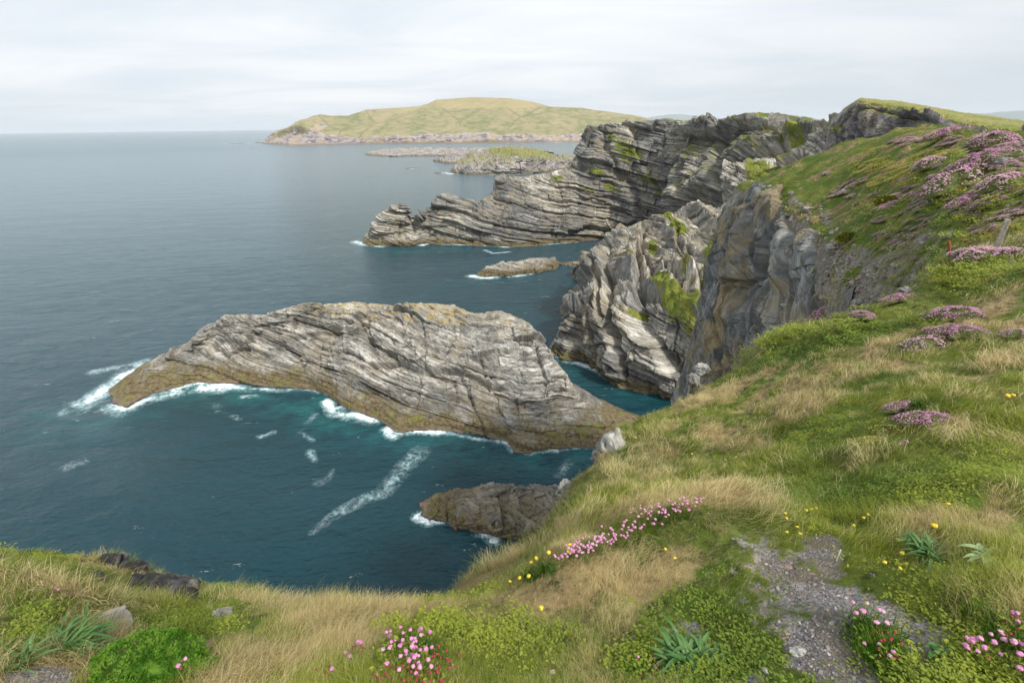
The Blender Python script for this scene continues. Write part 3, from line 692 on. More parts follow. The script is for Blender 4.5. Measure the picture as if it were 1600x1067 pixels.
def small_rocks():
    w = row((743, 432), (760, 434), (785, 433), (812, 430), (840, 427), (866, 421), (873, 417))
    m = row((744, 431, Z, .8), (760, 428, Z, 2), (785, 425, Z, 3), (812, 422, Z, 3.2), (840, 419, Z, 3), (866, 415, Z, 2.2), (873.5, 415.5, Z, .4))
    tp = row((746, 430, Z, 1), (762, 422, Z, 4), (785, 412, Z, 5.2), (812, 408, Z, 5.6), (840, 408, Z, 4.6), (866, 404, Z, 4.2), (873.5, 414, Z, .8))
    o = rock_mass('sea_rock', [sink(w), w, m, tp, away(tp, 8, .6), away(tp, 16, z=-2)], 260, [3, 20, 30, 10, 6], ROCK, frame((-.2, -.7, .6), (1, 0, .2)), [(3, 10, 8, 1.3, .5), (1, 5, 4, .5, .25)], fold=(20, 2), frac=(6, .9), seed=71, mono=(1, 3, .8))
    tag(o, 'low brown rock alone in the bay between the long island and the far point', 'sea rock')
    w = row((872, 414), (890, 417), (905, 418), (918, 420)); tp = row((873, 412, Z, 1), (888, 411, Z, 2), (905, 411, Z, 2), (918, 412, Z, 2))
    o = rock_mass('sea_rock', [sink(w), w, tp, away(tp, 5, .6), away(tp, 9, z=-2)], 90, [3, 14, 6, 4], ROCK, frame((-.2, -.7, .6), (1, 0, .2)), [(2, 6, 6, .8, .3)], fold=(20, 2), frac=(5, .6), seed=73)
    tag(o, 'small flat reef awash between the bay rock and the cliff foot', 'sea rock')
    w = row((892, 428), (900, 437), (915, 444), (935, 452), (960, 470)); m = row((893, 426, Z, 2), (903, 425, Z, 5), (918, 425, Z, 8), (940, 425, Z, 10), (965, 430, Z, 12))
    tp = row((895, 422, 292), (905, 412, 288), (922, 404, 285), (945, 400, 275), (970, 400, 265))
    o = rock_mass('cliff', [sink(w), w, m, tp, away(tp, 10, .8), away(tp, 22, z=-2)], 150, [3, 30, 40, 8, 6], ROCK, frame((-.2, -.7, .6), (1, 0, .2)), [(3.5, 10, 8, 1.5, .6), (1.2, 5, 4, .6, .3)], fold=(20, 2), frac=(8, 1.2), seed=77, mono=(1, 3, 1))
    tag(o, kind='structure')
    # tiny reefs further out
    for k, (x0, x1, y, h, lab) in enumerate([(633, 658, 264, 1.5, 'tiny dark reef in white water beside the low grassy islet'), (678, 696, 271, 1.5, 'small reef with breaking foam at the point of the low grassy islet'),
                                            (398, 410, 223.5, 4, 'distant reef just off the headland point'), (355, 377, 225.5, 4, 'row of distant skerries furthest out from the headland'),
                                            (168, 215, 640, .9, None), (195, 240, 603, 1.6, None), (610, 640, 676, .8, None)]):
        if lab is None: continue
        xs = np.linspace(x0, x1, 7); w = [pt(x, y, z=0) for x in xs]; L = np.linalg.norm(w[-1] - w[0]); tp = [p * 1. + np.array([0, L * .12, h * (.3 + .7 * math.sin(math.pi * i / 6))]) for i, p in enumerate(w)]
        bk = [p + np.array([0, L * .25, -2]) for p in w]
        o = rock_mass('sea_rock', [sink(w), w, tp, bk], 60, [3, 8, 8], ROCK_FAR if k > 1 else ROCK_DARK, frame((-.2, -.7, .6), (1, 0, .2)), [(L * .1, L * .3, L * .3, h * .5, .0)], fold=(20, 2), frac=(L * .2, h * .4), seed=80 + k)
        tag(o, lab, 'sea rock')
    # low islet in the middle distance
    w = row((570, 243), (600, 245), (660, 245), (720, 245), (745, 246), (800, 243), (860, 240))
    m = row((571, 240, Z, 3), (600, 239, Z, 8), (660, 238, Z, 10), (720, 238, Z, 10), (750, 238, Z, 12), (800, 236, Z, 14), (860, 236, Z, 12))
    tp = row((573, 238, Z, 4), (600, 234, Z, 14), (660, 232, Z, 18), (720, 232, Z, 19), (750, 232, Z, 22), (800, 230, Z, 26), (865, 238, Z, 10))
    o = rock_mass('rock_island', [sink(w, out=8), w, m, tp, away(tp, 40, .8), away(tp, 90, z=-4)], 360, [3, 18, 18, 6, 6], ROCK_FAR, frame((.1, -.4, .9), (1, 0, .3)), [(8, 30, 25, 3, 0), (3, 14, 14, 1.5, .8)], fold=(80, 5), frac=(30, 3), seed=91, mono=(1, 3, 3))
    tag(o, 'low flat rocky islet of pale rock lying in front of the headland', 'rock island')
    w = row((703, 268), (712, 272), (740, 273), (780, 273), (820, 272), (850, 270), (880, 266), (905, 262))
    m = row((704, 266, Z, 3), (714, 264, Z, 9), (742, 262, Z, 12), (780, 261, Z, 14), (820, 260, Z, 15), (850, 259, Z, 14), (880, 256, Z, 14), (905, 254, Z, 14))
    tp = row((706, 264, Z, 5), (722, 252, Z, 22), (745, 247, Z, 27), (780, 246, Z, 30), (820, 247, Z, 30), (850, 250, Z, 27), (880, 252, Z, 22), (905, 250, Z, 22))
    t2 = row((712, 256, Z, 14), (735, 243, Z, 28), (760, 236, Z, 34), (795, 230, Z, 42), (815, 230, Z, 42), (845, 236, Z, 33), (868, 243, Z, 24), (905, 246, Z, 20))
    o = rock_mass('rock_island', [sink(w, out=5), w, m, tp, t2, away(t2, 40, .8), away(t2, 90, z=-4)], 360, [3, 24, 26, 22, 6, 6], ROCK_FAR, frame((.1, -.4, .9), (1, 0, .3)), [(7, 26, 22, 3, 0), (2.6, 12, 12, 1.5, .8)], fold=(60, 5), frac=(26, 3), seed=93,
                  grass=[(810, 239, 56, 8, 2), (780, 236, 30, 6), (845, 240, 24, 5, 10)], gtop=.5, mono=(1, 4, 3), slabs=22)
    tag(o, 'grass topped rocky islet with a folded pale rock face before the headland', 'rock island')
    w = row((676, 252), (690, 255), (715, 257), (745, 257)); tp = row((677, 250, Z, 3), (695, 246, Z, 14), (720, 243, Z, 18), (750, 243, Z, 18))
    o = rock_mass('sea_rock', [sink(w, out=5), w, tp, away(tp, 20, .8), away(tp, 40, z=-4)], 120, [3, 16, 6, 6], ROCK_FAR, frame((.1, -.4, .9), (1, 0, .3)), [(5, 20, 22, 2, 0)], fold=(60, 5), frac=(20, 3), seed=97, mono=(1, 2, 3))
    tag(o, 'dark low skerry between the flat islet and the grass topped islet', 'sea rock')


small_rocks()


def headland():
    w = row((410, 225), (450, 227), (520, 226), (600, 225), (700, 224), (800, 223), (900, 222), (1000, 221), (1100, 219))
    lo = row((411, 222, Z, 15), (452, 222, Z, 20), (520, 221, Z, 22), (600, 220, Z, 22), (700, 219, Z, 22), (800, 218, Z, 22), (900, 217, Z, 22), (1000, 216, Z, 22), (1100, 215, Z, 20))
    mi = row((413, 218, 3350), (455, 209, 3400), (520, 210, 3400), (600, 211, 3300), (700, 211, 3250), (800, 211, 3200), (900, 210, 3150), (1000, 208, 3150), (1100, 208, 3100))
    hi = row((418, 214, 3450), (462, 196, 3600), (520, 195, 3700), (600, 192, 3700), (700, 182, 3750), (800, 180, 3700), (900, 190, 3600), (1000, 195, 3500), (1100, 204, 3400))
    tp = row((428, 208, 3600), (456, 197, 3700), (482, 184, 3800), (500, 179, 3900), (515, 181, 3900), (545, 181, 3950), (572, 172, 4000), (600, 170, 4050), (655, 167, 4100), (668, 163, 4150), (682, 156, 4200), (740, 152, 4200), (795, 154, 4200), (830, 160, 4150), (862, 168, 4100),
             (905, 169, 4050), (945, 174, 4000), (1000, 182, 3900), (1035, 191, 3800), (1100, 198, 3700))
    nu = 620; G = loft([sink(w, -5, 20), w, lo, mi, hi, tp, away(tp, 400, .7), away(tp, 900, z=-5)], nu, [2, 16, 22, 30, 30, 6, 5], (1, 5, 12)); N = gnormals(G); nv = G.shape[0]
    P = G.reshape(-1, 3).copy(); n = N.reshape(-1, 3)
    x, y = project(P); vrow = np.repeat(np.arange(nv), nu)
    # rocky where the coast is steep: foot band everywhere, the whole west nose
    foot = sstep(P[:, 2] + 14 * fbm(P, 220, 4, 5), 62, 34); nose = sstep(x + 60 * fbm(P, 300, 4, 6) - 1.5 * (y - 200), 570, 470)
    rk = np.clip(np.maximum(foot, nose * sstep(fbm(P, 120, 4, 9), -.35, .15)), 0, 1)
    d = fbm(P * np.array([1, 1, .6]), 240, 5, 61) * 26 * (.35 + .5 * rk) * sstep(P[:, 2], 6, 90) + rk * 20 * fbm(P * np.array([1.2, 1.2, .4]), 75, 5, 65, .6) * sstep(P[:, 2], 0, 28)
    P += n * d[:, None] * (vrow < nv - 12)[:, None]
    c = bedcoord(P, frame((.2, -.4, .9), (1, 0, 0)), 400, 30, 5)
    me = mesh('far_headland', P, grid_faces(nv, nu), True, {'rockiness': ('FLOAT', rk), 'bc': ('FLOAT_VECTOR', c)})
    m, t = new_mat('headland_turf')
    pos = t.new('ShaderNodeNewGeometry').outputs['Position']
    a = t.noise(t.vmul(pos, (1, .6, 2.)), .0042, 5, .6, .5); b = t.noise(t.vmul(pos, (1, .5, 3)), .02, 5, .65)
    g1 = t.mix(t.mapr(a, .4, .6), (.16, .18, .065), (.34, .275, .15)); g1 = t.mix(t.mapr(b, .42, .66), g1, (.29, .25, .15)); g1 = t.mix(t.mapr(b, .5, .3), g1, (.15, .165, .07))
    # old field walls
    wv = t.new('ShaderNodeTexVoronoi', feature='DISTANCE_TO_EDGE', i_Vector=t.vmul(pos, (1., .5, 1.2)), i_Scale=.0028); wv.inputs['Randomness'].default_value = .8
    g1 = t.mix(t.math('MULTIPLY', t.mapr(wv.outputs['Distance'], .022, .008), .45), g1, (.12, .12, .06))
    zz_ = t.new('ShaderNodeSeparateXYZ', i_0=pos).outputs[2]
    g1 = t.mix(t.math('MULTIPLY', t.mapr(t.math('ADD', zz_, t.math('MULTIPLY', a, 60)), 235, 245), .6), g1, (.36, .29, .15))
    s = t.noise(t.vmul(pos, (1, 1, 3)), .03, 6, .7, .6)
    rc = t.mix(t.mapr(s, .40, .56), (.10, .08, .09), (.38, .335, .32)); rc = t.mix(t.mapr(t.noise(pos, .012, 3), .5, .6), rc, (.36, .29, .20))
    rc = t.mix(t.mapr(zz_, 9, 3), rc, (.25, .17, .11))
    f = t.mapr(t.math('ADD', t.attr('rockiness'), t.math('MULTIPLY', t.math('SUBTRACT', t.noise(pos, .02, 5, .7), .5), 1.)), .42, .56)
    col = t.mix(f, g1, rc)
    bp = t.new('ShaderNodeBump', i_Strength=.6, i_Distance=14., i_Height=t.math('ADD', s, b))
    p = t.new('ShaderNodeBsdfPrincipled', i_Roughness=.9, i_Normal=bp); t.put(p.inputs['Base Color'], col); p.inputs['Specular IOR Level'].default_value = .1
    t.new('ShaderNodeOutputMaterial', i_Surface=p)
    tag(link('far_headland', me, m), kind='structure')
    # very distant hills on the horizon
    hm = simple_mat('distant_hill_turf', (.20, .23, .22))
    for pts, r_ in [([(1000, 187.5), (1030, 181), (1062, 179), (1090, 180), (1112, 184), (1140, 188.5)], 16000), ([(1150, 188), (1185, 184), (1230, 180), (1260, 182), (1290, 188)], 17000), ([(1400, 186), (1480, 183), (1560, 176), (1620, 173), (1700, 178)], 15000)]:
        tp = [pt(a, b, r=r_) for a, b in pts]; bt = [np.array([p[0], p[1], -5]) * np.array([.97, .97, 1]) for p in tp]
        G = loft([bt, tp, away(tp, 1500, z=-5.)], 120, [14, 8]); P = G.reshape(-1, 3); P[:, 2] += np.maximum(0, P[:, 2]) * .15 * fbm(P, 600, 4, 3)
        tag(link('distant_hill', mesh('distant_hill', P, grid_faces(G.shape[0], 120), True), hm), kind='structure')


headland()

# ================================================================== near land
EYE = HC
CTRL = [(1240, 1020, 1.5), (1000, 1066, 1.15), (800, 1066, 1.02), (640, 1050, 1.1), (400, 1066, 1.4), (230, 1045, 1.85), (0, 1066, 2.1), (1600, 1066, 1.8), (1400, 1000, 1.75),
        (1600, 900, 2.4), (1600, 780, 3.2), (1600, 700, 4.3), (1600, 620, 5.6), (1600, 560, 7.4), (1600, 440, 11.2), (1400, 860, 2.45), (1400, 740, 3.7), (1400, 620, 6.0), (1400, 520, 9.8), (1400, 462, 13.2),
        (1500, 520, 9.2), (1500, 450, 12.), (1550, 398, 14.2), (1485, 403, 14.8), (1225, 516, 12), (1310, 500, 12.2), (1160, 575, 10.5), (1110, 602, 9.6), (1000, 655, 7.8), (970, 672, 7.2), (1200, 620, 7.6), (1300, 640, 5.9), (1200, 700, 5.4), (1260, 760, 3.7),
        (1100, 700, 5.8), (1000, 740, 5.2), (1030, 690, 6.2), (1140, 772, 2.95), (1090, 785, 2.75), (980, 820, 2.35), (870, 858, 2.15), (1000, 900, 1.9), (1150, 880, 2.05), (1250, 880, 2.25),
        (930, 790, 3.9), (960, 735, 5.0), (905, 765, 5.0), (940, 720, 5.8), (830, 842, 3.7), (850, 870, 2.6), (760, 885, 3.1), (700, 935, 2.7), (620, 948, 2.1), (530, 948, 2.2), (430, 950, 2.4), (330, 985, 2.6), (560, 1000, 1.5), (750, 950, 1.75), (850, 960, 1.55),
        (170, 985, 2.8), (100, 945, 3.1), (0, 915, 3.6), (-150, 900, 4.2), (0, 985, 2.6), (300, 1025, 2.05), (210, 965, 3.6), (-150, 1000, 3),
        # lower ledge on the left
        (60, 868, 7.6), (180, 874, 7.8), (300, 899, 7.0), (400, 915, 6.2), (260, 922, 5.9), (330, 925, 5.3), (200, 900, 6.6), (220, 940, 5.0),
        # flowery hillside
        (1188, 293, 60), (1215, 314, 54), (1262, 345, 44), (1292, 378, 37), (1305, 425, 29), (1335, 452, 24.5), (1392, 458, 20.5), (1450, 434, 17.5), (1482, 408, 15.8),
        (1240, 264, 64), (1300, 236, 66), (1340, 223, 64), (1400, 209, 58), (1440, 213, 52), (1500, 216, 46), (1560, 219, 41), (1640, 220, 37), (1750, 220, 33),
        (1300, 300, 50), (1330, 370, 33), (1400, 400, 23.5), (1400, 320, 36), (1500, 330, 22.5), (1500, 260, 32), (1600, 330, 18.5), (1600, 260, 27), (1600, 385, 14.6), (1700, 300, 19), (1700, 420, 12), (1700, 620, 6), (1700, 900, 2.9)]
pc = np.array([pt(a, b, r=c) for a, b, c in CTRL])
extra = [pol(150, 6, 88.9), pol(-150, 6, 88.5), pol(180, 2, 88.4), pol(90, 8, 89.2), pol(90, 30, 90.5), pol(60, 60, 88), pol(-90, 6, 88), pol(-75, 12, 86), pol(45, 75, 86), pol(50, 55, 87.3), pol(42, 60, 87.8), pol(30, 90, 82), pol(0, 0.05, 88.35), pol(0, .6, 88.33), pol(40, 0.8, 88.4), pol(-40, .8, 88.3)]
pc = np.vstack([pc, extra])
# points of the sky line lean back a little; thin plate spline z(x,y)


def _phi(d2): return np.where(d2 > 1e-12, .5 * d2 * np.log(np.maximum(d2, 1e-12)), 0)


def warpxy(x, y):
    r_ = np.hypot(x, y); k = np.log1p(r_ / 1.5) / np.maximum(r_, 1e-6) * 3; return x * k, y * k


cx_, cy_ = warpxy(pc[:, 0], pc[:, 1]); n_ = len(pc)
K_ = _phi((cx_[:, None] - cx_)**2 + (cy_[:, None] - cy_)**2) + np.eye(n_) * .02
B_ = np.stack([np.ones(n_), cx_, cy_], 1); A_ = np.block([[K_, B_], [B_.T, np.zeros((3, 3))]])
SOL = np.linalg.solve(A_, np.concatenate([pc[:, 2], np.zeros(3)]))

EDGE = [(-420, 880, 12), (-200, 862, 10), (0, 858, 8.6), (90, 872, 8.2), (180, 873, 8), (300, 898, 7.2), (400, 915, 6.2), (455, 930, 3.6), (540, 928, 2.75), (620, 924, 2.6), (700, 915, 2.95), (760, 882, 3.3), (832, 838, 3.9), (885, 768, 5.4), (940, 730, 6.1), (972, 668, 7.6),
        (1000, 652, 8.2), (1050, 628, 9.0), (1110, 600, 9.9), (1160, 565, 11.), (1225, 514, 12.5), (1300, 497, 12.8), (1340, 495, 13), (1420, 452, 13.9), (1462, 420, 14.5), (1478, 405, 15.2), (1478, 409, 15.9), (1450, 433, 17.4), (1390, 457, 20.5), (1335, 451, 24.5), (1305, 425, 29), (1292, 376, 37), (1262, 345, 44), (1215, 313, 54), (1183, 293, 60)]
epx = np.array([pt(a, b, r=c) for a, b, c in EDGE])
poly = [p[:2] for p in epx] + [pol(24, 75, 0)[:2], pol(30, 95, 0)[:2], pol(60, 110, 0)[:2], pol(100, 110, 0)[:2], pol(150, 60, 0)[:2], pol(180, 40, 0)[:2], pol(-120, 40, 0)[:2], pol(-80, 25, 0)[:2]]
# finer, slightly ragged outline
pl2 = []
for i in range(len(poly)):
    a, b = poly[i], poly[(i + 1) % len(poly)]; L = np.linalg.norm(b - a); st_ = max(1, int(L / max(.25, .03 * np.linalg.norm(a))))
    for k in range(st_): pl2.append(a + (b - a) * k / st_)
pl2 = np.array(pl2); rr = np.linalg.norm(pl2, axis=1); q3 = np.column_stack([pl2, rr * 0])
pl2 = pl2 + np.column_stack([fbm(q3, .9, 3, 3), fbm(q3, .9, 3, 4)]) * np.minimum(.5, .022 * rr)[:, None]
POLY = pl2


def signed_edge(xy):
    """distance outside the edge of the land (negative inside)"""
    a = POLY; b = np.roll(POLY, -1, 0); out = np.empty(len(xy))
    for s_ in range(0, len(xy), 20000):
        q = xy[s_:s_ + 20000]; ab = b - a; aq = q[:, None] - a[None]
        t_ = np.clip((aq * ab).sum(2) / ((ab**2).sum(1) + 1e-9), 0, 1); d = np.linalg.norm(aq - t_[..., None] * ab, axis=2).min(1)
        yy = q[:, 1:2]; cond = (a[None, :, 1] > yy) != (b[None, :, 1] > yy)
        xi = a[None, :, 0] + (yy - a[None, :, 1]) * ab[None, :, 0] / np.where(np.abs(ab[None, :, 1]) < 1e-9, 1e-9, ab[None, :, 1])
        ins = (cond & (q[:, 0:1] < xi)).sum(1) % 2 == 1
        out[s_:s_ + 20000] = np.where(ins, -d, d)
    return out


def height0(xy):
    wx, wy = warpxy(xy[:, 0], xy[:, 1]); o = np.empty(len(xy))
    for s_ in range(0, len(xy), 40000):
        sl = slice(s_, s_ + 40000)
        o[sl] = _phi((wx[sl, None] - cx_)**2 + (wy[sl, None] - cy_)**2) @ SOL[:n_] + SOL[n_] + SOL[n_ + 1] * wx[sl] + SOL[n_ + 2] * wy[sl]
    return o


def height(xy, sd=None):
    z = height0(xy); q = np.column_stack([xy, np.zeros(len(xy))]); r_ = np.linalg.norm(xy, axis=1)
    far = sstep(r_, 5, 22)
    z = z + .05 * fbm(q, .30, 3, 11) * sstep(r_, .8, 2) + .02 * far * fbm(q, .6, 2, 19) + (.05 + .06 * far) * fbm(q, 1.3, 3, 12) * sstep(r_, .8, 2.5) + .30 * far * fbm(q, 4.5, 4, 13) + .55 * far * np.maximum(0, fbm(q * np.array([1, .8, 1]), 1.5, 3, 14))
    if sd is None: sd = signed_edge(xy)
    lip = np.minimum(.5, .05 * r_ + .05)
    return z - np.maximum(0, sd) * (1.6 + 3. * np.clip(sd / (lip * 2), 0, 1)) - .25 * lip * sstep(sd, -2 * lip, 0)


# hand placed ground regions, (px,py,rx,ry,angle)
GRAVEL = [(1290, 970, 150, 110, 30), (1420, 1010, 90, 60, 30), (1250, 1000, 110, 70, 30), (1230, 920, 70, 50, 40), (1330, 1060, 60, 30), (1170, 1060, 60, 26), (1150, 940, 40, 30), (1110, 1010, 40, 20), (1215, 960, 110, 75, 25), (1270, 1040, 120, 50, 10), (1190, 880, 60, 40, 60), (1450, 1040, 70, 40, 40), (170, 968, 45, 10, -8), (220, 1040, 80, 22, -25), (1060, 1060, 50, 18), (1075, 990, 50, 22), (60, 1060, 50, 20), (120, 1010, 20, 30)]
STRAW = [(1130, 800, 70, 60, 60), (1040, 850, 70, 60, -50), (920, 915, 130, 22, -18), (980, 900, 60, 40), (800, 945, 100, 20, -15), (480, 960, 120, 25, 5), (350, 1020, 70, 60), (560, 1000, 60, 60), (650, 935, 120, 22), (470, 1040, 40, 30), (1180, 850, 50, 50), (1350, 740, 90, 25, -15), (1300, 770, 60, 20, -10),
         (1370, 545, 40, 18, -10), (1390, 560, 25, 10), (1215, 640, 60, 25, -40), (1190, 690, 40, 25, 40), (1150, 610, 50, 12, -45), (1500, 680, 35, 40, 60), (1030, 700, 30, 35), (1020, 740, 20, 30), (960, 900, 60, 20), (1250, 600, 50, 25, -30), (80, 940, 70, 20, 20), (150, 1000, 40, 20), (120, 880, 40, 14), (1570, 470, 50, 14, -40), (1180, 790, 60, 30),
         (1440, 800, 50, 30), (1560, 790, 40, 40, -30), (890, 830, 30, 30), (930, 870, 40, 20)]
GREEN = [(1560, 680, 120, 70, -30), (1500, 560, 90, 30, -30), (1540, 420, 90, 30, -20), (1500, 760, 120, 50, -20), (1300, 810, 70, 50, 30), (1400, 900, 90, 60, 30), (1560, 900, 80, 50), (640, 1040, 90, 50), (690, 970, 70, 30), (1000, 830, 110, 22, -22), (60, 880, 90, 40, 20), (50, 960, 60, 60), (330, 985, 110, 26), (600, 985, 60, 24),
         (300, 900, 90, 16, 15), (380, 940, 80, 20), (1000, 1040, 80, 40), (800, 1010, 160, 60), (1420, 330, 110, 14, -35), (1380, 290, 60, 40, -30), (1130, 570, 40, 20, -45), (1250, 520, 60, 14, -10), (1350, 620, 60, 30, -20), (1240, 700, 30, 20), (850, 850, 40, 20, -40)]


def ground_maps(P):
    """gravel, dry, green amounts of the ground (0..1)"""
    gvl = blobs(P, GRAVEL); st = blobs(P, STRAW); gn = blobs(P, GREEN); r_ = np.hypot(P[:, 0], P[:, 1])
    q = P * np.array([1, 1, 0]); L = np.maximum(1, r_ / 4)[:, None]
    m = fbm(q, 1.3, 4, 201) * .6 + fbm(q, .35, 3, 202) * .75 + fbm(q, 4., 3, 203) * .5 * sstep(r_, 4, 12)
    dry = np.clip(.22 + m * .9 + .42 * st - .28 * gn + .35 * hillness(P) * fbm(q, 2.4, 4, 207) - .05 * hillness(P), 0, 1)
    grv = np.clip(gvl * 1.3 + fbm(q, .22, 5, 205, .7) * 1.9 - .28, 0, 1) * (gvl > .02)
    return grv, dry, gn


def ground_material():
    m, t = new_mat('turf_and_gravel')
    pos = t.new('ShaderNodeNewGeometry').outputs['Position']
    dry = t.attr('dry'); gr = t.attr('gravel'); far = t.attr('far')
    n = t.noise(pos, 3.2, 6, .7); nb = t.noise(pos, .55, 5, .65)
    gcol = t.mix(t.mapr(nb, .4, .6), (.070, .115, .014), (.135, .15, .03)); dcol = t.mix(t.mapr(n, .4, .6), (.17, .12, .055), (.30, .22, .11))
    c = t.mix(t.mapr(t.math('ADD', dry, t.math('MULTIPLY', t.math('SUBTRACT', n, .5), .9)), .42, .72), gcol, dcol)
    c = t.mix(t.mapr(t.noise(pos, 9., 4, .7), .5, .36), c, (.035, .04, .01))
    bare = t.attr('bare')
    bc = t.mix(t.mapr(n, .35, .65), (.10, .085, .065), (.27, .24, .20))
    c = t.mix(t.mapr(t.math('ADD', bare, t.math('MULTIPLY', t.math('SUBTRACT', t.noise(pos, 1.4, 5, .7), .5), .9)), .45, .58), c, bc)
    vo = t.new('ShaderNodeTexVoronoi', i_Vector=pos, i_Scale=95.); vo.inputs['Randomness'].default_value = 1
    vs_ = t.new('ShaderNodeSeparateXYZ', i_0=vo.outputs['Color'])
    gv = t.mix(vs_.outputs[0], (.10, .09, .09), (.32, .30, .29)); gv = t.mix(t.mapr(vs_.outputs[1], .75, .95), gv, (.36, .27, .21)); gv = t.mix(t.mapr(t.noise(pos, 4, 4), .5, .65), gv, (.13, .11, .085))
    c = t.mix(t.mapr(gr, .25, .6), c, gv)
    h = t.math('ADD', t.math('MULTIPLY', vo.outputs['Distance'], t.math('MULTIPLY', gr, -.5)), t.math('MULTIPLY', n, 1.))
    bp = t.new('ShaderNodeBump', i_Strength=.7, i_Distance=t.math('ADD', .02, t.math('MULTIPLY', far, .25)), i_Height=h)
    p = t.new('ShaderNodeBsdfPrincipled', i_Roughness=.9, i_Normal=bp); t.put(p.inputs['Base Color'], c); p.inputs['Specular IOR Level'].default_value = .15
    t.new('ShaderNodeOutputMaterial', i_Surface=p)
    return m


def hillness(P):
    """1 on the far flowery hillside, 0 on the near turf"""
    return sstep(np.hypot(P[:, 0], P[:, 1]), 14.5, 18)


BARE = [(1420, 448, 40, 10, -25), (1350, 470, 40, 22), (1380, 420, 40, 16, -20), (1330, 400, 26, 30, 60), (1290, 340, 30, 16, 45), (1250, 320, 34, 12, 45), (1590, 235, 40, 18, 20), (1310, 300, 30, 10, -30), (1430, 380, 30, 10, -30), (1215, 305, 20, 8, 30), (1590, 405, 25, 6, -30),
        (1200, 690, 14, 18), (1190, 560, 10, 8), (1540, 560, 14, 6)]


GA = np.radians(np.linspace(-80, 80, 820)); GR = .35 * (100 / .35)**np.linspace(0, 1, 820)
GRID = {}


def gsample(xy):
    """height and edge distance of the near land at plan points"""
    a = (np.arctan2(xy[:, 0], xy[:, 1]) - GA[0]) / (GA[1] - GA[0]); b = np.log(np.hypot(xy[:, 0], xy[:, 1]) / GR[0]) / math.log(GR[1] / GR[0])
    a = np.clip(a, 0, len(GA) - 1.001); b = np.clip(b, 0, len(GR) - 1.001); i = a.astype(int); j = b.astype(int); u = a - i; v = b - j
    f = lambda Q: Q[j, i] * (1 - u) * (1 - v) + Q[j, i + 1] * u * (1 - v) + Q[j + 1, i] * (1 - u) * v + Q[j + 1, i + 1] * u * v
    return f(GRID['z']), f(GRID['sd'])


def near_land():
    az, r = GA, GR
    A, Rr = np.meshgrid(az, r); xy = np.stack([Rr * np.sin(A), Rr * np.cos(A)], 2).reshape(-1, 2)
    sd = signed_edge(xy); rr_ = Rr.ravel(); keep = sd < np.minimum(.55, .05 * rr_ + .08)
    z = height(xy, sd); P = np.column_stack([xy, z])
    GRID['z'] = z.reshape(len(r), len(az)); GRID['sd'] = sd.reshape(len(r), len(az))
    Fc = grid_faces(len(r), len(az), keep)
    gv, dry, gn = ground_maps(P)
    # slope of the surface: steep places lie bare on the hillside
    G2 = P.reshape(len(r), len(az), 3); nn = np.cross(np.gradient(G2, axis=1), np.gradient(G2, axis=0)); nn /= np.linalg.norm(nn, axis=2, keepdims=True) + 1e-12
    slope = 1 - np.abs(nn[..., 2]).ravel(); hill = hillness(P)
    bare = np.clip(hill * sstep(slope, .25, .6) * .5 + blobs(P, BARE) * .55 + sstep(sd, 0, .5) * .6, 0, 1)
    V, F2, at = compact(P, Fc, {'dry': ('FLOAT', dry), 'gravel': ('FLOAT', gv), 'far': ('FLOAT', hill), 'bare': ('FLOAT', bare)})
    tag(link('ground', mesh('ground', V, F2, True, at), ground_material()), kind='structure')


near_land()


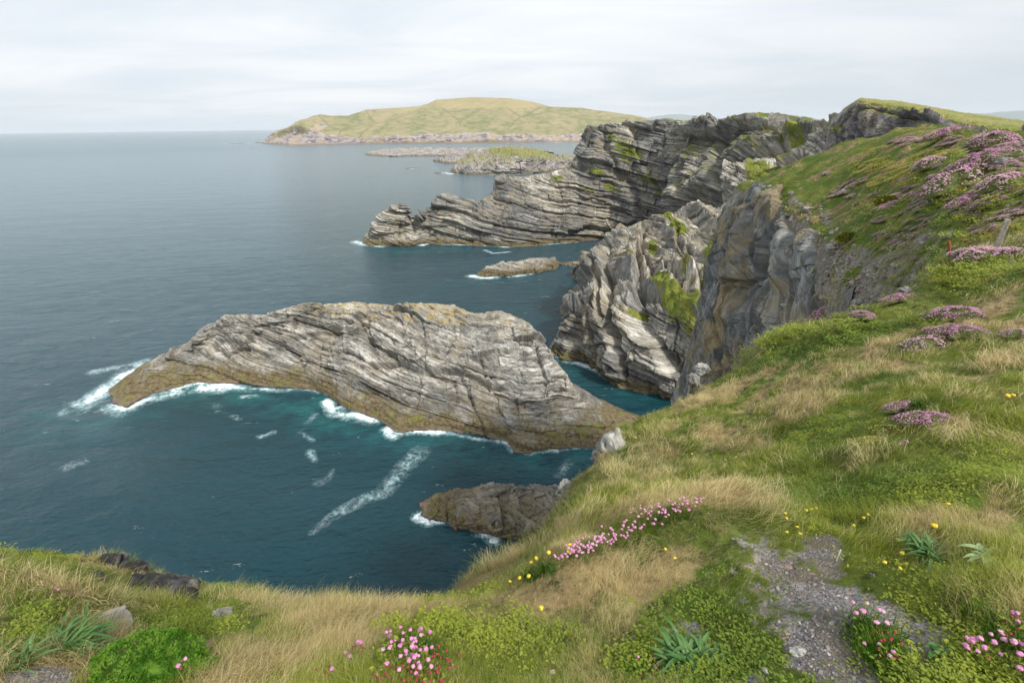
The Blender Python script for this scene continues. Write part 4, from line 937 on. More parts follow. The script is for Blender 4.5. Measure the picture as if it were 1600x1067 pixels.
def hill_face():
    """the rock face under the flowery hillside, seen across the gully"""
    e = row((1335, 451, 24.6), (1305, 425, 29.1), (1292, 376, 37.2), (1262, 345, 44.3), (1215, 313, 54.3), (1183, 293, 60.3))[::-1]
    e = [p + np.array([0, 0, .05]) for p in e] ; e = [pol(24.0, 75, 80.)] + e
    ins = [p + np.array([1.6, 1.6, -.3]) for p in e]
    m1 = row((1168, 335, 59.5), (1200, 352, 52), (1240, 385, 43), (1272, 412, 36), (1292, 445, 28.6), (1330, 470, 24)); m1 = [pol(23.2, 74, 76)] + m1
    m2 = row((1142, 430, 58), (1180, 440, 50), (1225, 455, 41), (1262, 475, 34.5), (1292, 490, 27.8), (1330, 500, 23.5)); m2 = [pol(22.6, 72, 68)] + m2
    m3 = row((1112, 510, 56), (1150, 520, 48), (1200, 530, 39.5), (1245, 545, 33.), (1285, 555, 26.5), (1325, 560, 23)); m3 = [pol(21.8, 70, 58)] + m3
    m4 = row((1090, 640, 52), (1130, 650, 45), (1185, 660, 37), (1235, 665, 31), (1280, 670, 25), (1322, 680, 22)); m4 = [pol(20.6, 68, 46)] + m4
    bt = [np.array([p[0] * .9 - 8, p[1] * .9, -2]) for p in m4]
    o = rock_mass('cliff', [bt, m4, m3, m2, m1, e, ins], 620, [20, 50, 110, 110, 70, 8], ROCK_BLUE, frame((.93, -.1, -.32), (.2, .3, .9)),
                  [(3.0, 20, 9, 1.0, .45), (1.2, 9, 4, .5, .3), (.5, 3.5, 1.8, .26, .14), (.22, 1.6, .8, .1, .06)], fold=(60, .8), frac=(17, 1.0), seed=101, edge_taper=.05, near=45, slabs=7.,
                  cuts=[([(1220, 305), (1236, 360), (1228, 420), (1200, 500)][::-1], 1.6, 22, 1.6, 5), ([(1275, 360), (1272, 423), (1291, 460)][::-1], 1.4, 16, 1.5, 5), ([(1185, 330), (1178, 400), (1150, 500)][::-1], 1.6, 20, 1.2, 4), ([(1330, 460), (1322, 500)][::-1], .8, 12, .8, 4)])
    tag(o, kind='structure')
    # cliff below the near turf edge
    ed = [np.append(p, 0) for p in POLY[:int(np.argmin(np.linalg.norm(POLY - epx[26][:2], axis=1)))]]; ed = np.array(ed)
    ed[:, 2] = height(ed[:, :2], np.zeros(len(ed))) - .1
    ed = resample(ed, 260); tang = np.gradient(ed[:, :2], axis=0); out = np.stack([-tang[:, 1], tang[:, 0]], 1); out /= np.linalg.norm(out, axis=1, keepdims=True)
    for _ in range(12): out[1:-1] = (out[:-2] + out[1:-1] + out[2:]) / 3
    def off(d, z): q = ed.copy(); q[:, :2] += out * d; q[:, 2] = q[:, 2] * (1 - z) + z * -2; return list(q)
    rr_ = np.linalg.norm(ed[:, :2], axis=1); c0 = ed.copy(); c0[:, :2] -= out * .35; c0[:, 2] -= .2
    o = rock_mass('cliff', [off(12, 1), off(6, .5), off(.6, .1), off(.1, .03), off(-.05, .008), list(c0)], 700, [20, 60, 60, 20, 5], ROCK, frame((.5, -.35, .8), (.2, .3, .9)),
                  [(1.6, 4, 4, .25, .1), (.5, 1.5, 1.5, .1, .05)], fold=(22, 1.6), frac=(4, .2), seed=111, edge_taper=.01)
    tag(o, kind='structure')


hill_face()

# ================================================================== grass (nobody could count it): instanced tufts
def blade_tuft(name, n, rad, h0, h1, w, lean, seed, mat, curl=.5, segs=4, wind=(.8, .45)):
    g_ = np.random.default_rng(seed); V = []; Fq = []; hh = []; rd = []
    for b in range(n):
        a = g_.uniform(0, 6.283); rr_ = rad * math.sqrt(g_.uniform()); x0, y0 = rr_ * math.cos(a), rr_ * math.sin(a)
        L = g_.uniform(h0, h1); da = g_.normal(0, .9); wl = lean * g_.uniform(.3, 1.3)
        dx = wind[0] * wl + g_.normal(0, .28); dy = wind[1] * wl + g_.normal(0, .28)
        sa = g_.uniform(0, 6.283); sx, sy = math.cos(sa) * w / 2, math.sin(sa) * w / 2
        base = len(V); q = g_.uniform()
        for k in range(segs + 1):
            t_ = k / segs; cu = t_**(1.3 + curl)
            px, py = x0 + dx * L * cu, y0 + dy * L * cu
            pz = L * (t_ - .38 * cu * t_ * min(1.6, math.hypot(dx, dy))) - .012
            ww = 1 - t_ * .85
            V += [(px - sx * ww, py - sy * ww, pz), (px + sx * ww, py + sy * ww, pz)]; hh += [t_, t_]; rd += [q, q]
            if k: Fq.append((base + 2 * k - 2, base + 2 * k - 1, base + 2 * k + 1, base + 2 * k))
    me = mesh(name, V, Fq, True, {'ht': ('FLOAT', hh), 'rnd': ('FLOAT', rd)}); me.materials.append(mat)
    return bpy.data.objects.new(name, me)


def leaf_tuft(name, n, rad, size, seed, mat):
    """low broad herb leaves"""
    g_ = np.random.default_rng(seed); V = []; Fq = []; hh = []; rd = []
    for b in range(n):
        a = g_.uniform(0, 6.283); rr_ = rad * math.sqrt(g_.uniform()); c = np.array([rr_ * math.cos(a), rr_ * math.sin(a), g_.uniform(.0, size * .9)])
        d = unit([g_.normal(), g_.normal(), .45]); s_ = unit(np.cross(d, [0, 0, 1])); L = size * g_.uniform(.6, 1.3); b0 = len(V); q = g_.uniform()
        for k, ww in enumerate((.12, .5, .42, .04)):
            p = c + d * L * k / 3 - np.array([0, 0, .25 * L * (k / 3)**2]); V += [p - s_ * L * ww * .5, p + s_ * L * ww * .5]; hh += [.35 + k / 5] * 2; rd += [q, q]
            if k: Fq.append((b0 + 2 * k - 2, b0 + 2 * k - 1, b0 + 2 * k + 1, b0 + 2 * k))
    me = mesh(name, V, Fq, True, {'ht': ('FLOAT', hh), 'rnd': ('FLOAT', rd)}); me.materials.append(mat)
    return bpy.data.objects.new(name, me)


def grass_material():
    m, t = new_mat('grass_blades')
    dry = t.attr('dry', 'Fac', 'INSTANCER'); ti = t.attr('tint', 'Fac', 'INSTANCER'); ht = t.attr('ht'); rn = t.attr('rnd')
    g1 = t.mix(ti, (.092, .165, .012), (.29, .33, .032)); g1 = t.mix(t.mapr(rn, 0, 1), g1, t.mix(.5, g1, (.20, .22, .05)))
    d1 = t.mix(rn, (.38, .28, .105), (.72, .60, .33))
    f = t.mapr(t.math('ADD', t.math('MULTIPLY', t.math('SUBTRACT', rn, .5), .95), t.math('ADD', dry, t.math('MULTIPLY', t.math('SUBTRACT', ht, .5), .22))), .42, .60)
    c = t.mix(f, g1, d1)
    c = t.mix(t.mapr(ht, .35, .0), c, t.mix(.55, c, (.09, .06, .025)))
    p = t.new('ShaderNodeBsdfPrincipled', i_Roughness=.6); t.put(p.inputs['Base Color'], c); p.inputs['Specular IOR Level'].default_value = .2
    tr = t.new('ShaderNodeBsdfTranslucent'); t.put(tr.inputs[0], c)
    ms = t.new('ShaderNodeMixShader', i_0=.3, i_1=p, i_2=tr)
    t.new('ShaderNodeOutputMaterial', i_Surface=ms)
    return m


GM = grass_material()


def scatter(name, protos, P, rot, scale, idx, attrs, label=None):
    """one object: a cloud of points, each carrying one small tuft"""
    n = len(P); me = bpy.data.meshes.new(name); me.vertices.add(n); me.vertices.foreach_set('co', P.astype(np.float32).ravel())
    for nm, ty, d in [('rot', 'FLOAT_VECTOR', rot), ('scl', 'FLOAT', scale), ('idx', 'INT', idx)] + [(k, 'FLOAT', v) for k, v in attrs.items()]:
        a = me.attributes.new(nm, ty, 'POINT'); a.data.foreach_set('vector' if ty == 'FLOAT_VECTOR' else 'value', np.asarray(d, np.int32 if ty == 'INT' else np.float32).ravel())
    o = bpy.data.objects.new(name, me); COL.objects.link(o)
    cc = bpy.data.collections.new(name + '_tufts')
    for i, p in enumerate(protos): p.name = 't%02d' % i if False else p.name; cc.objects.link(p)
    gt = bpy.data.node_groups.new(name, 'GeometryNodeTree')
    gt.interface.new_socket('Geometry', in_out='INPUT', socket_type='NodeSocketGeometry'); gt.interface.new_socket('Geometry', in_out='OUTPUT', socket_type='NodeSocketGeometry')
    N_ = gt.nodes; gi = N_.new('NodeGroupInput'); go = N_.new('NodeGroupOutput'); ip = N_.new('GeometryNodeInstanceOnPoints'); ci = N_.new('GeometryNodeCollectionInfo')
    ci.inputs[0].default_value = cc; ci.inputs['Separate Children'].default_value = True; ci.inputs['Reset Children'].default_value = True; ip.inputs['Pick Instance'].default_value = True
    def na(nm, dt): q = N_.new('GeometryNodeInputNamedAttribute'); q.data_type = dt; q.inputs[0].default_value = nm; return q.outputs[0]
    L = gt.links; L.new(gi.outputs[0], ip.inputs['Points']); L.new(ci.outputs[0], ip.inputs['Instance']); L.new(na('idx', 'INT'), ip.inputs['Instance Index'])
    L.new(na('rot', 'FLOAT_VECTOR'), ip.inputs['Rotation']); L.new(na('scl', 'FLOAT'), ip.inputs['Scale']); L.new(ip.outputs[0], go.inputs[0])
    md = o.modifiers.new('scatter', 'NODES'); md.node_group = gt
    return tag(o, label, kind='stuff')


def grass():
    # three sizes of tuft; collection children are picked in alphabetical order of name
    protos = []
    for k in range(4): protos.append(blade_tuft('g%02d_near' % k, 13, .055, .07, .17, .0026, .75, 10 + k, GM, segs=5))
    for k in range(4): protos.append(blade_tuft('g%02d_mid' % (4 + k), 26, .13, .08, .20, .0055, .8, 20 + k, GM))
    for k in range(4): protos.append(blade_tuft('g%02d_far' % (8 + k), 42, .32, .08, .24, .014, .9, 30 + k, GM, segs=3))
    for k in range(2): protos.append(leaf_tuft('g%02d_herb' % (12 + k), 34, .07, .013, 40 + k, GM))
    for k in range(2): protos.append(leaf_tuft('g%02d_hill' % (14 + k), 70, .28, .045, 44 + k, GM))
    N = 150000
    az = rng.uniform(R(-64), R(66), N); lr = rng.uniform(math.log(.75), math.log(75), N)
    # fewer far tufts than near ones
    kp = rng.uniform(size=N) < np.interp(np.exp(lr), [1, 4, 12, 30, 75], [1, 1, .75, .6, .45]); az, lr = az[kp], lr[kp]; r_ = np.exp(lr)
    xy = np.column_stack([r_ * np.sin(az), r_ * np.cos(az)]); z, sd = gsample(xy)
    P = np.column_stack([xy, z])
    gv, dry, gn = ground_maps(P); hill = hillness(P); bare = blobs(P, BARE)
    u = rng.uniform(size=len(P)); keep = (sd < .04 + .015 * r_) & (u > np.clip(gv * 1.4 - .2, 0, .80)) & (rng.uniform(size=len(P)) > bare * .3)
    # a bare ring right under the camera is out of the picture
    P, r_, dry, gn, hill, gv, sd = P[keep], r_[keep], dry[keep], gn[keep], hill[keep], gv[keep], sd[keep]; n = len(P)
    q = P * np.array([1, 1, 0])
    cls = np.where(r_ < 3.6 * rng.uniform(.8, 1.2, n), 0, np.where(r_ < 13 * rng.uniform(.8, 1.2, n), 4, 8)); idx = cls + rng.integers(0, 4, n)
    herb = (fbm(q, .8, 3, 301) + .5 * gn + .25 * hill - dry * .4 + rng.normal(0, .25, n)) > .50
    idx = np.where(herb & (r_ < 9), 12 + rng.integers(0, 2, n), idx); idx = np.where(herb & (r_ >= 9), 14 + rng.integers(0, 2, n), idx)
    # the wind lays the grass over in swirls
    sw = fbm(q, 1.1, 3, 302) * 1.6 + fbm(q, .3, 2, 303) * 1.6
    rz = sw + rng.normal(0, .8, n); tilt = .15 + .25 * fbm(q, .7, 2, 304)
    rot = np.column_stack([rng.normal(0, .16, n), np.clip(tilt + rng.normal(0, .16, n), -.4, .7), rz])
    longg = np.clip(.42 + fbm(q, .24, 2, 315) * .8 + fbm(q, .8, 3, 305) * .9 + .3 * (dry - .3), 0, 1)
    sc = (.30 + .52 * longg) * rng.uniform(.75, 1.25, n) * (1 - .35 * hill) * (1 - .45 * np.clip(gv, 0, 1)) * np.interp(r_, [1, 2.2, 3.6], [.62, .85, 1.])
    sc = sc * (1 - .35 * (blobs(P, [(1240, 980, 220, 120, 15)]) > 0)); sc = np.where(herb, rng.uniform(.6, 1.3, n) * (1 + hill * rng.uniform(0, 1.2, n)), sc)
    tint = np.clip(.52 + .9 * fbm(q, .9, 4, 306) + rng.normal(0, .15, n) + .25 * gn + .18 * hill, 0, 1)
    dryv = np.where(herb, -.25 + .2 * dry, dry + rng.normal(0, .17, n)) - .05 * hill
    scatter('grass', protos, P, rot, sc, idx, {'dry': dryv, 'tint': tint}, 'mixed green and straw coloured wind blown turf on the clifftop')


grass()

# ================================================================== things on the near land
def hit(px, py, rmin=.6, rmax=90):
    """where the ground is seen in this direction"""
    d = ray(px, py); hd = math.hypot(d[0], d[1]); rs = np.exp(np.linspace(math.log(rmin), math.log(rmax), 900))
    xy = np.column_stack([d[0] / hd * rs, d[1] / hd * rs]); z, sd_ = gsample(xy); zr = HC + d[2] / hd * rs
    ok = np.nonzero((zr < z) & (sd_ < .3 + .02 * rs))[0]
    i = ok[0] if len(ok) else len(rs) - 1
    return np.array([xy[i, 0], xy[i, 1], z[i]])


def on_ground(x, y): return float(gsample(np.array([[x, y]]))[0][0])


def ico(sub):
    bm = bmesh.new(); bmesh.ops.create_icosphere(bm, subdivisions=sub, radius=1.); V = np.array([v.co[:] for v in bm.verts]); Fc = np.array([[v.index for v in f.verts] for f in bm.faces]); bm.free(); return V, Fc


ICO = {k: ico(k) for k in (1, 2, 3, 4, 5)}


def boulder(name, p, size, seed, mat, sub=4, rotz=0., bed=(.2, .1, .97), amp=.16, sink_=.25):
    """a broken block with flat sides and bedding, standing in the turf"""
    V, Fc = ICO[sub]; g_ = np.random.default_rng(seed)
    Q = V.copy()
    for k in range(9):  # cut flat facets
        n = unit(g_.normal(size=3) * np.array([1, 1, .7])); lim = g_.uniform(.52, .82); dd = Q @ n; Q -= np.maximum(0, dd - lim)[:, None] * n
    S = np.array(size, float); m = float(np.mean(S)); Q = Q * S
    c = bedcoord(Q + seed * 3., frame(bed, (1, .3, 0)), m * 3, m * .1, seed)
    d = rock_disp(c, [(m * .42, m * .8, m * .9, m * amp, m * .05), (m * .13, m * .4, m * .5, m * amp * .35, m * .02)], seed) + m * .10 * fbm(Q, m * .5, 4, seed)
    Q = Q + V * d[:, None]; a = R(rotz); Rm = np.array([[math.cos(a), -math.sin(a), 0], [math.sin(a), math.cos(a), 0], [0, 0, 1]]); Q = Q @ Rm.T
    c = c * 1.
    me = mesh(name, Q, Fc, False, {'bc': ('FLOAT_VECTOR', c * (1.2 / m)), 'grass': ('FLOAT', np.zeros(len(Q))), 'lichen': ('FLOAT', np.zeros(len(Q)))})
    return link(name, me, mat, loc=(p[0], p[1], p[2] + S[2] * (1 - sink_) * .5))


def stone_mat(name, dark, mid, light, sc):
    m, t = new_mat(name); pos = t.new('ShaderNodeTexCoord').outputs['Object']; bc = t.attr('bc', 'Vector')
    a = t.noise(t.vmul(bc, (3., .4, .4)), 1., 5, .65); b = t.noise(pos, sc, 6, .7); v = t.math('ADD', t.math('MULTIPLY', a, .5), t.math('MULTIPLY', b, .5))
    c = t.mix(t.mapr(v, .40, .5), dark, mid); c = t.mix(t.mapr(v, .5, .62), c, light)
    c = t.mix(t.mapr(t.noise(pos, sc * .6, 4, .7), .56, .66), c, (.30, .27, .12))
    bp = t.new('ShaderNodeBump', i_Strength=.6, i_Distance=.3 / sc, i_Height=v)
    p = t.new('ShaderNodeBsdfPrincipled', i_Roughness=.85, i_Normal=bp); t.put(p.inputs['Base Color'], c); p.inputs['Specular IOR Level'].default_value = .2
    t.new('ShaderNodeOutputMaterial', i_Surface=p); return m


PALE = stone_mat('pale_stone', (.16, .155, .14), (.34, .33, .30), (.55, .53, .49), 5.)
BLACK = stone_mat('black_slate', (.012, .012, .013), (.035, .034, .034), (.11, .10, .095), 5.)
GREYST = stone_mat('grey_stone', (.10, .095, .085), (.22, .205, .185), (.38, .36, .32), 5.)
TAN = stone_mat('tan_stone', (.28, .21, .15), (.42, .34, .26), (.55, .48, .40), 30.)


def outcrops():
    def ob(px, py, size, seed, mat, label, cat='rock outcrop', group=None, rotz=0, r=None, dz=0., sub=4, bed=(.2, .1, .97), nm='rock_outcrop', sink_=.25):
        p = pt(px, py, r=r) if r else hit(px, py)
        o = boulder(nm, p + np.array([0, 0, dz]), size, seed, mat, sub, rotz, bed, sink_=sink_); tag(o, label, cat, group); return o
    ob(958, 705, (.22, .28, .42), 3, PALE, 'tall pale rock standing out of the grassy edge below the tail of the long island', r=6.35, bed=(.9, 0, .3), sink_=1.)
    ob(938, 722, (.20, .2, .26), 4, GREYST, 'small grey rock just left of the tall pale rock on the grassy edge', r=6.3, sink_=1.)
    ob(884, 772, (.16, .2, .22), 5, PALE, 'broken pale rock on the grassy edge beside the dark rock in the water', r=5.6, sink_=1.)
    ob(905, 758, (.24, .2, .14), 6, GREYST, 'flat grey rock behind the broken pale rock on the edge', r=5.8, sink_=1.)
    ob(1097, 580, (.20, .24, .20), 7, PALE, 'white streaked rock at the foot of the slate cliff where the turf edge meets it', r=11.6, sink_=1.)
    ob(1082, 600, (.16, .2, .26), 8, GREYST, 'blue grey slab leaning left of the white streaked rock at the turf edge', r=10.6, bed=(.9, 0, .3), sink_=1.)
    ob(1217, 516, (.30, .2, .17), 9, PALE, 'light grey boulder lying on the turf edge below the slate cliff', 'boulder', nm='boulder')
    # black slates in the lower ledge on the left
    for i, (px, py, sx, sz, rz, lab) in enumerate([(262, 926, .34, .09, -20, 'largest black slate slab in the lower grassy ledge at the left'), (292, 936, .13, .06, -20, 'small black slate at the right end of the large slab on the left ledge'),
                                                   (180, 886, .22, .08, -20, 'thin black slate near the top of the left ledge'), (210, 896, .16, .09, 30, 'black slate between the top one and the large slab on the left ledge'),
                                                   (402, 916, .10, .08, 0, 'black knob of rock with a white spot at the right tip of the left ledge'), (372, 912, .08, .06, 0, 'tiny black rock just left of the right tip of the left ledge'), (152, 912, .13, .07, 0, 'black rock showing beside the pink flowers at the left')]):
        ob(px, py, (sx * 1.4, sx * .7, sz * 1.7), 20 + i, BLACK, lab, 'rock', rotz=rz, sink_=.25, nm='slate_rock')
    ob(162, 968, (.20, .10, .04), 31, GREYST, 'flat grey rock in the turf below the left ledge', 'rock', rotz=-10, sink_=1.7)
    ob(352, 968, (.12, .07, .04), 32, GREYST, 'flat grey stone in the dip in front of the left ledge', 'rock', rotz=-10)
    # loose stones
    for px, py, s_, mat, lab in [(1244, 1022, (.036, .028, .018), PALE, 'pale angular stone lying on the gravel patch'), (708, 1050, (.012, .011, .026), TAN, 'pinkish upright pebble right of the pink thrift at the bottom'),
                                 (862, 1052, (.015, .012, .012), TAN, 'tan rounded pebble in the grass at the bottom centre'), (992, 838 + 160, (.014, .012, .010), PALE, 'whitish pebble in the grass left of the dark green rosette'),
                                 (1042, 1045, (.010, .010, .010), TAN, 'orange pebble at the foot of the dark green rosette'), (1195, 1050, (.016, .012, .01), PALE, 'small white pebble on the gravel left of the pale stone'), (1378, 1018, (.015, .013, .01), PALE, 'white pebble at the edge of the green cushion')]:
        p = hit(px, py); o = boulder('stone', p, s_, int(px), mat, 3, px, sink_=.3); tag(o, lab, 'stone')
    # hillside rocks
    for i, (px, py, s_, lab) in enumerate([(1372, 470, .5, 'grey rock at the head of the gully under the brown turf'), (1412, 462, .4, 'grey rock on the right side of the gully head'), (1342, 478, .6, 'white streaked block low in the gully'), (1300, 395, .9, 'grey block at the lip of the slate cliff'), (1262, 330, 1., 'weathered grey block high on the lip of the slate cliff'),
                                           (1452, 318, .35, 'grey rock between thrift mounds on the hillside'), (1478, 372, .35, 'flat slate lying above the rusty post'), (1568, 258, .6, 'dark rock in the eroded bank at the upper right'), (1590, 232, .7, 'dark overhung rock near the skyline at the far right'), (1400, 418, .4, 'brown rock in the bare band over the gully'),
                                           (1355, 425, .5, 'brown boulder beside the moss cushion over the gully'), (1385, 365, .4, 'half buried grey rock in the middle of the flowery hillside')]):
        p = hit(px, py); o = boulder('boulder', p, (s_ * .6, s_ * .45, s_ * .3), 50 + i, GREYST, 4, i * 47, sink_=.5); tag(o, lab, 'boulder')


outcrops()

LEAF = simple_mat('thrift_leaf', (.035, .095, .010), .6, (.09, .16, .02), 30, .2)
DRYLEAF = simple_mat('thrift_mound_leaf', (.055, .085, .015), .7, (.13, .12, .045), 6, .1)
BRIGHT = simple_mat('bright_green_leaf', (.045, .13, .008), .6, (.16, .29, .03), 16, .25)
PINK = simple_mat('thrift_petal', (.58, .17, .38), .6, (.74, .36, .56), 260, .2)
_t = NT.__new__(NT); _t.t = PINK.node_tree; _t.n = _t.t.nodes; _t.l = _t.t.links
_oi = _t.n.new('ShaderNodeObjectInfo'); _pr = [n for n in _t.n if n.type == 'BSDF_PRINCIPLED'][0]; _src = _pr.inputs['Base Color'].links[0].from_socket
_mx = _t.mix(_t.mapr(_oi.outputs['Random'], .45, 1., 0., .75), _src, (.66, .46, .50)); _t.l.new(_mx, _pr.inputs['Base Color'])
PINK2 = simple_mat('pale_thrift_petal', (.64, .34, .45), .7, (.76, .52, .58), 3., .1)
PINK3 = simple_mat('deep_thrift_petal', (.56, .24, .42), .7, (.70, .42, .54), 3., .1)
BUD = simple_mat('thrift_bud', (.23, .022, .045), .6, (.36, .06, .08), 200)
STEM = simple_mat('flower_stem', (.13, .14, .03), .6)
YEL = simple_mat('yellow_petal', (.72, .50, .02), .6, (.82, .68, .10), 120, .2)
YEL2 = simple_mat('pale_vetch_petal', (.70, .56, .07), .6, (.82, .72, .22), 2., .2)
ROS = simple_mat('plantain_leaf', (.045, .12, .022), .45, (.10, .20, .05), 14, .2, .4)


def head_mesh(name, r, seed, mat, flat=.8):
    V, Fc = ICO[3]; d = np.maximum(0, fbm(V, .32, 2, seed)) * .45 + .12 * fbm(V, .13, 2, seed + 1); Q = V * (1 + d)[:, None] * r; Q[:, 2] = np.where(Q[:, 2] < 0, Q[:, 2] * .5, Q[:, 2] * flat)
    me = mesh(name, Q, Fc, True); me.materials.append(mat); return me


def stem_mesh(name, L, w, seed):
    g_ = np.random.default_rng(seed); n = 5; V = []; Fq = []; bx, by = g_.normal(0, .10, 2)
    for k in range(n):
        t_ = k / (n - 1); c = np.array([bx * L * (1 - t_)**1.5, by * L * (1 - t_)**1.5, -L * (1 - t_)])
        for j in range(4): V.append(c + w * np.array([math.cos(j * 1.571), math.sin(j * 1.571), 0]))
        if k:
            for j in range(4): a = 4 * (k - 1) + j; b = 4 * (k - 1) + (j + 1) % 4; Fq.append((a, b, b + 4, a + 4))
    me = mesh(name, V, Fq, True); me.materials.append(STEM); return me


HEADS = [head_mesh('flower_head', .0070, k, PINK) for k in range(3)]; BUDS = [head_mesh('flower_bud', .0042, 9 + k, BUD, 1.1) for k in range(2)]
STEMS = [stem_mesh('stem', .12, .0009, k) for k in range(4)]


def foliage_mesh(pts, h, w, n, seed, mat, droop=.5):
    """thin leaves standing on the given plan points"""
    g_ = np.random.default_rng(seed); V = []; Fq = []
    for i in range(n):
        c = pts[g_.integers(len(pts))] + np.array([*g_.normal(0, .018, 2), 0]); dx, dy = g_.normal(0, .45, 2); L = h * g_.uniform(.5, 1.2); a = g_.uniform(0, 3.14); sx, sy = math.cos(a) * w / 2, math.sin(a) * w / 2; b = len(V)
        for k in range(4):
            t_ = k / 3; ww = 1 - .85 * t_; p = c + np.array([dx * L * t_, dy * L * t_, L * (t_ - .35 * droop * t_ * t_) - .01]); V += [p - np.array([sx, sy, 0]) * ww, p + np.array([sx, sy, 0]) * ww]
            if k: Fq.append((b + 2 * k - 2, b + 2 * k - 1, b + 2 * k + 1, b + 2 * k))
    me = mesh('foliage', V, Fq, True); me.materials.append(mat); return me


def sample_regions(regs, n, g_):
    ar = np.array([b[2] * b[3] for b in regs], float); ar /= ar.sum(); out = []
    for i in range(n):
        b = regs[g_.choice(len(regs), p=ar)]; rr_ = math.sqrt(g_.uniform()); th = g_.uniform(0, 6.283); u, v = b[2] * rr_ * math.cos(th), b[3] * rr_ * math.sin(th); an = R(b[4]) if len(b) > 4 else 0
        out.append((b[0] + u * math.cos(an) - v * math.sin(an), b[1] + u * math.sin(an) + v * math.cos(an)))
    return out


def thrift(label, regs, nh, nb, leaves, seed, scale=1., h=.10, leafmat=None, budregs=None, name='thrift_clump', cat='thrift', heads=None, extra=0):
    g_ = np.random.default_rng(seed)
    hp = [hit(a, b) for a, b in sample_regions(regs, nh, g_)]; bp_ = [hit(a, b) for a, b in sample_regions(budregs or regs, nb, g_)]
    gp = np.array([hit(a, b) for a, b in sample_regions(regs, 60, g_)]); base = gp.mean(0)
    root = bpy.data.objects.new(name, None); COL.objects.link(root); root.location = base; root.empty_display_size = .05; tag(root, label, cat)
    fo = link('foliage', foliage_mesh(gp - base, .055 * scale, .0032 * scale, leaves, seed, leafmat or LEAF), None, root)
    for i, (p, kind) in enumerate([(p, 0) for p in hp] + [(p, 1) for p in bp_]):
        if i >= 99: break
        hgt = h * g_.uniform(.65, 1.15) * (.8 if kind else 1); q = p - base
        # the eye sees the head over the ground behind it: plant the stem towards the camera
        o = link('flower_bud' if kind else 'flower_head', (BUDS if kind else (heads or HEADS))[g_.integers(2)], None, root)
        o.location = (q[0], q[1], q[2] + hgt); s_ = scale * g_.uniform(.8, 1.15); o.scale = (s_, s_, s_); o.rotation_euler = (g_.normal(0, .2), g_.normal(0, .2), g_.uniform(0, 6))
        st_ = link('stem', STEMS[g_.integers(4)], None, o); st_.scale = (1, 1, hgt / .12 / s_)
    if extra:  # beyond a hundred heads: the rest as one mass
        V0, F0 = ICO[2]; Vs = []; Fs = []; ep = [hit(a, b) for a, b in sample_regions(budregs or regs, extra, g_)]
        for k, p in enumerate(ep): Vs.append(V0 * .0075 * scale * g_.uniform(.7, 1.1) * np.array([1, 1, .8]) + (p - base) + np.array([0, 0, h * g_.uniform(.6, 1.1)])); Fs.append(F0 + k * len(V0))
        me = mesh('flower_mass', np.vstack(Vs), np.vstack(Fs), True); me.materials.append(PINK); tag(link('flower_mass', me, None, root), kind='stuff')
    return root


# picture regions are where the ground under the plant is seen; heads stand about 10 cm higher
thrift('long bank of bright pink thrift along the grassy crest by the water edge', [(975, 842, 95, 14, -20), (1050, 808, 55, 10, -12), (925, 870, 55, 10, -18)], 88, 11, 2600, 1, 1.0, .09, budregs=[(930, 862, 75, 10, -20), (1040, 805, 60, 9, -10)], extra=90)
thrift('dense clump of pink thrift heads with many red buds at the bottom centre', [(650, 1030, 50, 30), (640, 1050, 45, 30)], 46, 53, 2600, 2, .9, .09, budregs=[(645, 1075, 70, 22), (690, 1050, 30, 22)])
thrift('scattered pink thrift heads on the bank at the left edge', [(95, 925, 48, 16, 15), (130, 935, 20, 12)], 48, 8, 1300, 3, 1., .10)
thrift('loose clump of pink thrift in the bottom right corner', [(1545, 1030, 50, 26, 10), (1590, 1050, 26, 34)], 36, 8, 1500, 4, 1., .08)
thrift('bright green thrift cushion on the gravel with a few pale heads behind it', [(1385, 1032, 20, 34, -28), (1360, 1010, 18, 16, -30)], 4, 22, 4200, 5, .85, .05, leafmat=BRIGHT, budregs=[(1375, 1020, 30, 22, 30)])
thrift('seven pale thrift heads standing on the grass above the gravel', [(1335, 985, 20, 22), (1375, 990, 34, 14, 15)], 8, 2, 700, 6, 1.05, .08)
thrift('mossy green cushion with tiny red buds near the right edge', [(1560, 985, 50, 22, 25)], 3, 16, 4200, 7, .9, .05, leafmat=BRIGHT)
thrift('few pinkish thrift buds leaning over the bright green cushion at the bottom left', [(295, 1050, 14, 14)], 5, 12, 300, 8, .95, .09)
thrift('sparse low thrift buds left of the dark green rosette', [(1005, 1045, 22, 22)], 1, 12, 2200, 9, .8, .05, leafmat=BRIGHT)
thrift('three small thrift buds at the bottom edge left of centre', [(510, 1062, 30, 8), (560, 1030, 20, 14)], 5, 8, 500, 10, .95, .08)
thrift('little red and pink thrift patch under the yellow vetch on the middle slope', [(1400, 700, 16, 4, -10)], 16, 20, 300, 22, 1.6, .05)


